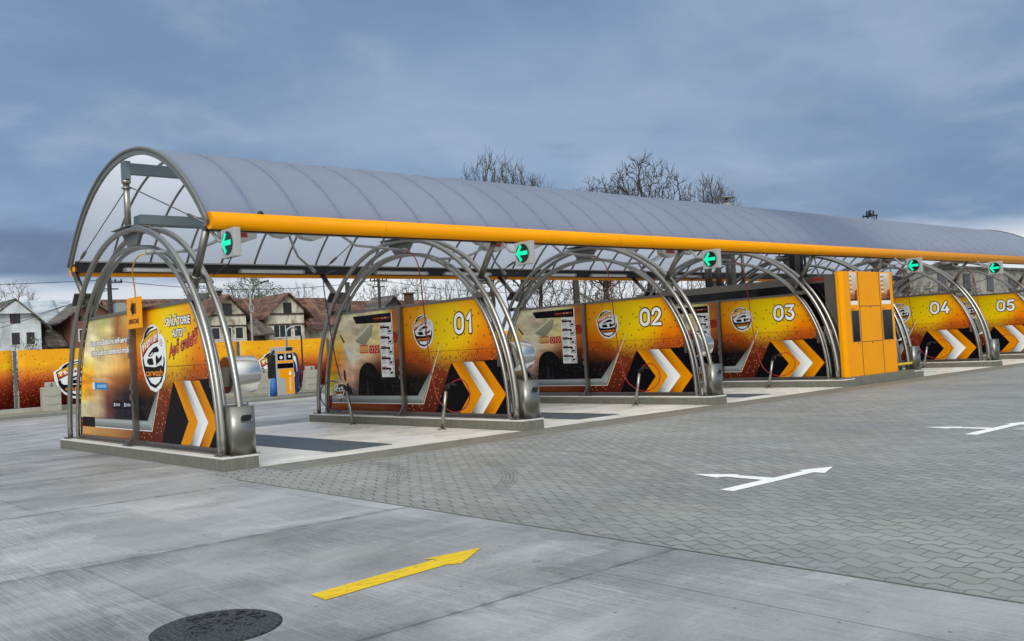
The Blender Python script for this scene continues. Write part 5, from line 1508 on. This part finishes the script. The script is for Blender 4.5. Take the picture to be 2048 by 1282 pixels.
# grey building far right
h = empty('grey_building', (104, 33, 0)); tag(h, 'grey rendered two storey building seen behind panels 04 and 05', 'building'); ho = Vector((-104, -33, 0))
mb = MB(); mb.box((88.0, 30.0, 0), (128.0, 40.0, 7.2)); mb.build('wall', M['greywall'], h, loc=ho)
mb = MB(); mb.prism([(87.6, 29.5, 7.2), (87.6, 29.5, 7.45), (87.6, 40.5, 7.45), (87.6, 40.5, 7.2)], (41, 0, 0)); mb.build('roof', M['roof_dark'], h, loc=ho)
for a in range(6):
    for z in (1.6, 4.9): window(h, ho, 90.0 + a * 6.0, z, 91.6 + a * 6.0, z + 1.7, 30.0, 'frame_dark', 1)
for z in (1.8, 4.9): 
    mb = MB(); mb.box((87.93, 32.0, z), (87.998, 33.4, z + 1.7)); mb.build('side_window', M['glass'], h, loc=ho)
    mb = MB(); mb.box((87.93, 36.0, z), (87.998, 37.4, z + 1.7)); mb.build('side_window', M['glass'], h, loc=ho)

# ================================================================ trees
import numpy as np


def bare_tree(seed, height, crown_r, crown_z0, n_att=700, step=0.42, r_tip=0.020, trunk_r=None, lift=0.5, mat='bark', tmat='bark', leaf=0, twigs=3, twig_len=0.8, squash=1.0):
    """branching skeleton grown towards points spread through a domed crown"""
    rng = np.random.default_rng(seed)
    root = empty('bare_tree')
    ch = height - crown_z0
    A = []
    while len(A) < n_att:
        p = rng.uniform(-1, 1, 3)
        d = math.sqrt(p[0] ** 2 + p[1] ** 2 + p[2] ** 2)
        if d > 1 or (d < 0.45 and rng.random() < 0.6): continue
        z = crown_z0 + ch * (0.42 + 0.58 * p[2]) if p[2] > 0 else crown_z0 + ch * (0.42 + 0.42 * p[2])
        k = 1.0 if p[2] > 0 else 1.0 + 0.35 * p[2]
        lobe = 0.82 + 0.18 * math.sin(3 * math.atan2(p[1], p[0]) + seed) * (1 - abs(p[2]))
        A.append((p[0] * crown_r * k * lobe, p[1] * crown_r * k * lobe * squash, z))
    A = np.array(A)
    N = [np.array((0.0, 0.0, -0.2))]; par = [-1]
    z = -0.2
    while z < crown_z0 * 0.75:
        z += step * 1.5
        N.append(np.array((N[-1][0] + rng.normal(0, .05), N[-1][1] + rng.normal(0, .05), z))); par.append(len(N) - 2)
    di = max(crown_r * 2.2, ch); dk = step * 1.5
    near = np.zeros(len(A), int); nd = np.full(len(A), 1e9)
    done = 0
    alive = np.ones(len(A), bool)
    for it in range(140):
        P_ = np.array(N[done:])
        D = np.linalg.norm(A[:, None, :] - P_[None], axis=2)
        j = D.argmin(1); dm = D[np.arange(len(A)), j]
        better = dm < nd
        near[better] = j[better] + done; nd[better] = dm[better]
        done = len(N)
        alive &= nd > dk
        if not alive.any(): break
        grown = False
        for n_ in np.unique(near[alive]):
            sel = alive & (near == n_)
            v = (A[sel] - N[n_]); v /= np.linalg.norm(v, axis=1)[:, None]
            d = v.mean(0); d[2] += lift * 0.35; d += rng.normal(0, 0.16, 3)
            d /= np.linalg.norm(d) + 1e-9
            q = N[n_] + d * step
            N.append(q); par.append(int(n_)); grown = True
        if not grown: break
    n = len(N)
    kids = [[] for _ in range(n)]
    for i in range(1, n): kids[par[i]].append(i)
    rad = [0.0] * n
    for i in range(n - 1, -1, -1):
        rad[i] = r_tip if not kids[i] else sum(rad[k] ** 2.35 for k in kids[i]) ** (1 / 2.35)
    if trunk_r:
        f = trunk_r / rad[0]
        rad = [r_tip + (r - r_tip) * f if f < 1 else r for r in rad]
    mt, mc = MB(), MB()
    stack = [(0, None)]
    thin = r_tip * 3.2
    while stack:
        i, prev = stack.pop()
        ch_ = [prev] if prev is not None else []
        ch_.append(i)
        while kids[ch_[-1]]:
            ks = sorted(kids[ch_[-1]], key=lambda k: -rad[k])
            for k in ks[1:]: stack.append((k, ch_[-1]))
            ch_.append(ks[0])
        rr = [rad[k] for k in ch_]
        if prev is not None: rr[0] = rr[1]
        tgt = mt if rr[0] > thin else mc
        tgt.tube([N[k] for k in ch_], rr, 6 if tgt is mt else 3, caps=False)
    for i in range(n):
        if rad[i] > r_tip * 1.9: continue
        for t in range(twigs if not kids[i] else (1 if rng.random() < 0.6 else 0)):
            base = N[i]; d = (N[i] - N[par[i]]); d = d / (np.linalg.norm(d) + 1e-9) + rng.normal(0, 0.55, 3) + np.array((0, 0, 0.35 * lift))
            d /= np.linalg.norm(d); L = twig_len * rng.uniform(0.5, 1.1)
            m_ = base + d * L * 0.5 + rng.normal(0, 0.04, 3); e = base + d * L + np.array((0, 0, 0.10 * L))
            mc.tube([base, m_, e], [r_tip * 0.95, r_tip * 0.75, r_tip * 0.5], 3, caps=False)
    if leaf:
        tips = [i for i in range(n) if rad[i] < r_tip * 2.5]
        for i in range(leaf):
            p = Vector(N[tips[int(rng.integers(len(tips)))]]) + Vector(rng.normal(0, .30, 3))
            a_ = Vector(rng.normal(0, 1, 3)).normalized() * rng.uniform(0.07, 0.15); b_ = a_.orthogonal().normalized() * rng.uniform(0.04, 0.08)
            mc.poly([p - a_, p + b_, p + a_, p - b_], 1)
    mt.build('trunk', M[tmat], root); mc.build('crown', [M[mat], M['leaf']], root)
    return root


GT = 'bare winter trees beyond the fence'
def place(o, x, y, rz, s, label, first=False):
    c = o if first else copy_tree(o)
    c.location = (x, y, 0.0); c.rotation_euler = (0, 0, rz); c.scale = (s, s, s)
    return tag(c, label, 'tree', GT)
TA = bare_tree(11, 20.0, 6.0, 7.0, 2200, 0.40, 0.026, 0.42, 0.7, 'bark', 'bark', 0, 4, 1.0)
TB = bare_tree(23, 18.0, 3.6, 6.0, 1500, 0.36, 0.021, 0.30, 1.3, 'bark_mid', 'bark', 0, 4, 1.2)
TC = bare_tree(5, 11.0, 4.2, 3.0, 1100, 0.36, 0.020, 0.24, 0.6, 'bark_mid', 'bark_mid')
TD = bare_tree(31, 11.0, 3.6, 3.2, 520, 0.36, 0.022, 0.20, 0.9, 'bark_light', 'bark_light')
TE = bare_tree(47, 11.5, 4.6, 3.0, 420, 0.45, 0.024, 0.28, 0.4, 'bark', 'bark', 5200, 1)
place(TA, 68.6, 50, 0.4, 1.03, 'broad dark bare tree rising highest above the roof', True)
place(TA, 62.4, 50.5, 2.6, 0.90, 'bare tree left beside the highest one above the roof')
place(TB, 47.2, 50, 1.0, 1.03, 'feathery bare tree leftmost of the pale group above the roof', True)
place(TB, 50.8, 50, 3.0, 1.0, 'feathery bare tree in the middle of the pale group above the roof')
place(TB, 53.6, 50.5, 4.6, 0.95, 'feathery bare tree rightmost of the pale group above the roof')
place(TB, 79.8, 50, 5.0, 1.06, 'thin bare tree beside the flue above the roof')
place(TB, 81.6, 50.5, 2.0, 1.02, 'thin bare tree half behind the flue above the roof')
place(TC, 60.5, 88, 0.0, 1.05, 'brown bare tree behind the tiled house, left of the thin pole', True)
place(TC, 66.5, 88, 1.9, 1.1, 'brown bare tree behind the tiled ridge, right of the thin pole')
place(TC, 74.0, 88, 3.1, 1.15, 'brown bare tree behind the chimney of the tiled house')
place(TC, 58.0, 54, 4.2, 0.9, 'brown bare tree right of the tiled house, behind arch 01')
place(TC, 65.5, 56, 5.3, 0.95, 'brown bare tree seen through arch 02, left of the dark pole')
place(TC, 73.5, 58, 0.8, 0.95, 'brown bare tree seen through arch 02, right of the dark pole')
place(TC, 82.5, 56, 2.4, 0.95, 'brown bare tree above the plant room edge')
place(TD, 19.0, 92, 0.0, 1.02, 'pale leafless tree behind the white house', True)
place(TD, 51.5, 92, 1.4, 1.02, 'pale leafless tree behind the brown roof, left of arch 01')
place(TD, 47.5, 94, 3.0, 0.98, 'pale leafless tree behind the brown roof beside the street lamp')
place(TE, 42.0, 86, 0.0, 1.04, 'dark olive leafy tree behind the first plastered gable', True)
place(TE, 36.5, 86, 2.0, 0.92, 'dark olive leafy tree left behind the brown chimney')
for k, (x, y, s_, lb) in enumerate(((72, 30, 0.6, 'tangled bare tree behind panel 04, left'), (80, 30, 0.65, 'tangled bare tree behind panel 04, right'), (88, 27, 0.6, 'tangled bare tree before the grey building'), (96, 25, 0.58, 'tangled bare tree before the windows of the grey building'))):
    place(TC, x, y, k * 1.7, s_, lb)


def thicket(name, x, y, w, hgt, n, seed, label):
    rng = random.Random(seed); root = empty(name, (x, y, 0)); tag(root, label, 'shrub', 'scrub beyond the fence')
    mb = MB()
    for i in range(n):
        px = rng.gauss(0, w * 0.42); pz = abs(rng.gauss(0, 0.5)); q = Vector((px, rng.gauss(0, 0.9), pz * hgt * 0.6)); d = Vector((rng.gauss(0, .7), rng.gauss(0, .5), 1)).normalized()
        pts = [q.copy()]
        for s_ in range(4):
            d = (d + Vector((rng.gauss(0, .45), rng.gauss(0, .45), rng.gauss(0, .35)))).normalized(); q = q + d * rng.uniform(.25, .6) * hgt / 4; q.z = max(0, min(hgt * (1 - 0.25 * abs(px) / w), q.z)); pts.append(q.copy())
        mb.tube(pts, [0.035, 0.03, 0.022, 0.016, 0.01], 3, caps=False)
    mb.build('stems', M['vine'], root)
    mb = MB()
    for i in range(n * 2):
        px = rng.gauss(0, w * 0.45); p = Vector((px, rng.gauss(0, 0.9), rng.uniform(0, hgt) * (1 - 0.3 * min(1, abs(px) / w))))
        a = Vector((rng.gauss(0, 1), rng.gauss(0, 1), rng.gauss(0, 1))).normalized() * rng.uniform(0.05, 0.12); b_ = a.orthogonal().normalized() * rng.uniform(0.03, 0.07)
        mb.poly([p - a, p + b_, p + a, p - b_])
    mb.build('dead_leaves', M['vine'], root)
thicket('thicket', 44.0, 34.0, 1.5, 5.6, 900, 3, 'tangled brown vine thicket behind the right leg of arch 01')
thicket('thicket', 47.5, 38.0, 2.5, 4.6, 900, 4, 'low brown thicket at the foot of the bare trees through arch 02')
thicket('thicket', 57.5, 38.0, 2.8, 5.8, 1100, 8, 'dark thicket right of the dark pole above panel 02')
thicket('thicket', 54.0, 18.5, 3.0, 4.2, 900, 5, 'dark brown thicket above panel 04')
thicket('thicket', 62.0, 18.5, 3.2, 4.6, 900, 6, 'dark brown thicket before the grey building')
thicket('thicket', 12.4, 60.0, 1.6, 4.4, 220, 9, 'dark leafless bush before the windows of the white house')

# ================================================================ poles, wires, street lamps
def pole(name, x, y, h, r, mat, label, arms=True):
    root = empty(name, (x, y, 0.0)); tag(root, label, 'utility pole', 'utility poles beyond the fence')
    mb = MB(); mb.tube([(0, 0, 0), (0, 0, h)], [r, r * 0.75], 10); mb.build('shaft', M[mat], root)
    if arms:
        mb = MB(); mb.box((-0.75, -0.05, h - 0.35), (0.75, 0.05, h - 0.27)); mb.box((-0.5, -0.05, h - 0.75), (0.5, 0.05, h - 0.68)); mb.build('cross_arm', M['wood'], root)
        mb = MB()
        for a in (-0.7, -0.35, 0.35, 0.7): mb.lathe([(0.04, h - 0.27), (0.05, h - 0.20), (0.03, h - 0.10)], 8, mat=Matrix.Translation((a, 0, 0)))
        mb.build('insulators', M['black'], root)
    return root
pl1 = pole('utility_pole', 12.98, 45, 7.15, 0.17, 'wood', 'wooden utility pole with a grey transformer box seen through the nearest arch')
mb = MB(); mb.box((0.22, -0.25, 4.55), (0.85, 0.25, 5.5)); mb.box((0.28, -0.22, 5.5), (0.78, 0.22, 5.58)); mb.build('transformer', M['galv'], pl1)
pole('utility_pole', 32.12, 45, 7.3, 0.13, 'wood', 'slim utility pole rising behind the first roof of panel 01')
pole('utility_pole', 29.45, 45, 6.9, 0.22, 'wood', 'thick dark pole behind the left leg of arch 01', False)
pole('utility_pole', 52.65, 45, 8.3, 0.36, 'wood', 'thick dark pole seen through arch 02', False)
def wire(a, b_, sag, label):
    a, b_ = Vector(a), Vector(b_)
    mb = MB(); mb.tube([a.lerp(b_, k / 14) + Vector((0, 0, -sag * 4 * (k / 14) * (1 - k / 14))) for k in range(15)], 0.018, 4)
    tag(mb.build('overhead_wire', M['wire']), label, 'wire', 'overhead wires')
wire((-25, 45, 6.3), (12.98, 45, 6.98), 0.35, 'overhead wire running left from the transformer pole')
wire((12.98, 45, 6.98), (32.12, 45, 7.1), 0.65, 'overhead wire between the transformer pole and the slim pole')
wire((32.12, 45, 7.1), (52.65, 45, 6.4), 0.6, 'overhead wire running right from the slim pole')
wire((12.98, 45, 6.4), (11.0, 69.5, 5.6), 0.3, 'service wire from the transformer pole to the white house')
wire((12.7, 45, 6.35), (8.0, 69.5, 4.3), 0.3, 'lower service wire crossing before the white house')
def street_lamp(x, y, h, label, two=True):
    root = empty('street_lamp', (x, y, 0)); tag(root, label, 'street lamp', 'street lamps beyond the fence')
    mb = MB(); mb.tube([(0, 0, 0), (0, 0, h)], [0.085, 0.06], 10); mb.build('pole', M['concrete_post'], root)
    mb = MB(); mb.tube([(0, 0, h), (0.75, 0, h + 0.20)], 0.035, 6)
    if two: mb.tube([(0, 0, h), (-0.9, 0, h + 0.28)], 0.035, 6)
    mb.build('arm', M['concrete_post'], root)
    mb = MB(); mb.box((-0.32, -0.1, -0.05), (0.32, 0.1, 0.05), mat=Matrix.Translation((1.05, 0, h + 0.28)) @ Matrix.Rotation(R(-14), 4, 'Y')); mb.build('lamp_head', M['black'], root, bevel=0.02)
    if two:
        mb = MB(); mb.tube([(0.02 + 0.16 * math.cos(k * 0.45), -0.07, h - 1.5 + 0.27 * math.sin(k * 0.45)) for k in range(14)], 0.045, 6, closed=True); mb.build('cable_coil', M['concrete_post'], root)
    return root
street_lamp(21.98, 45, 6.62, 'two armed street lamp standing before the plastered gables')
street_lamp(60.5, 45, 7.0, 'pale street lamp seen above panel 02', False)
# lattice mast head far behind
ms = empty('lattice_mast', (192.6, 90, 0)); tag(ms, 'top of a far lattice mast just above the roof line at the right', 'mast')
mb = MB()
for sx in (-1, 1):
    for sy in (-1, 1): mb.tube([(sx * 1.6, sy * 1.6, 0), (sx * 1.0, sy * 1.0, 26.8)], 0.14, 6)
for k in range(6):
    z0, z1 = 14 + k * 2.1, 16.1 + k * 2.1
    for sy in (-1.1, 1.1): mb.tube([(-1.1, sy, z0), (1.1, sy, z1)], 0.07, 5); mb.tube([(1.1, sy, z0), (-1.1, sy, z1)], 0.07, 5)
mb.tube([(1.1, 0, 26.5), (2.2, 0, 22)], 0.1, 5)
mb.build('lattice', M['steel_dark'], ms)
mb = MB(); mb.box((-1.2, -1.2, 26.3), (1.2, 1.2, 26.5))
for a, b_ in ((-0.9, -0.6), (0.2, 0.8), (0.8, -0.4), (-0.2, 0.1)): mb.tube([(a, b_, 26.5), (a, b_, 27.6)], 0.18, 6)
mb.build('mast_platform', M['wood'], ms)
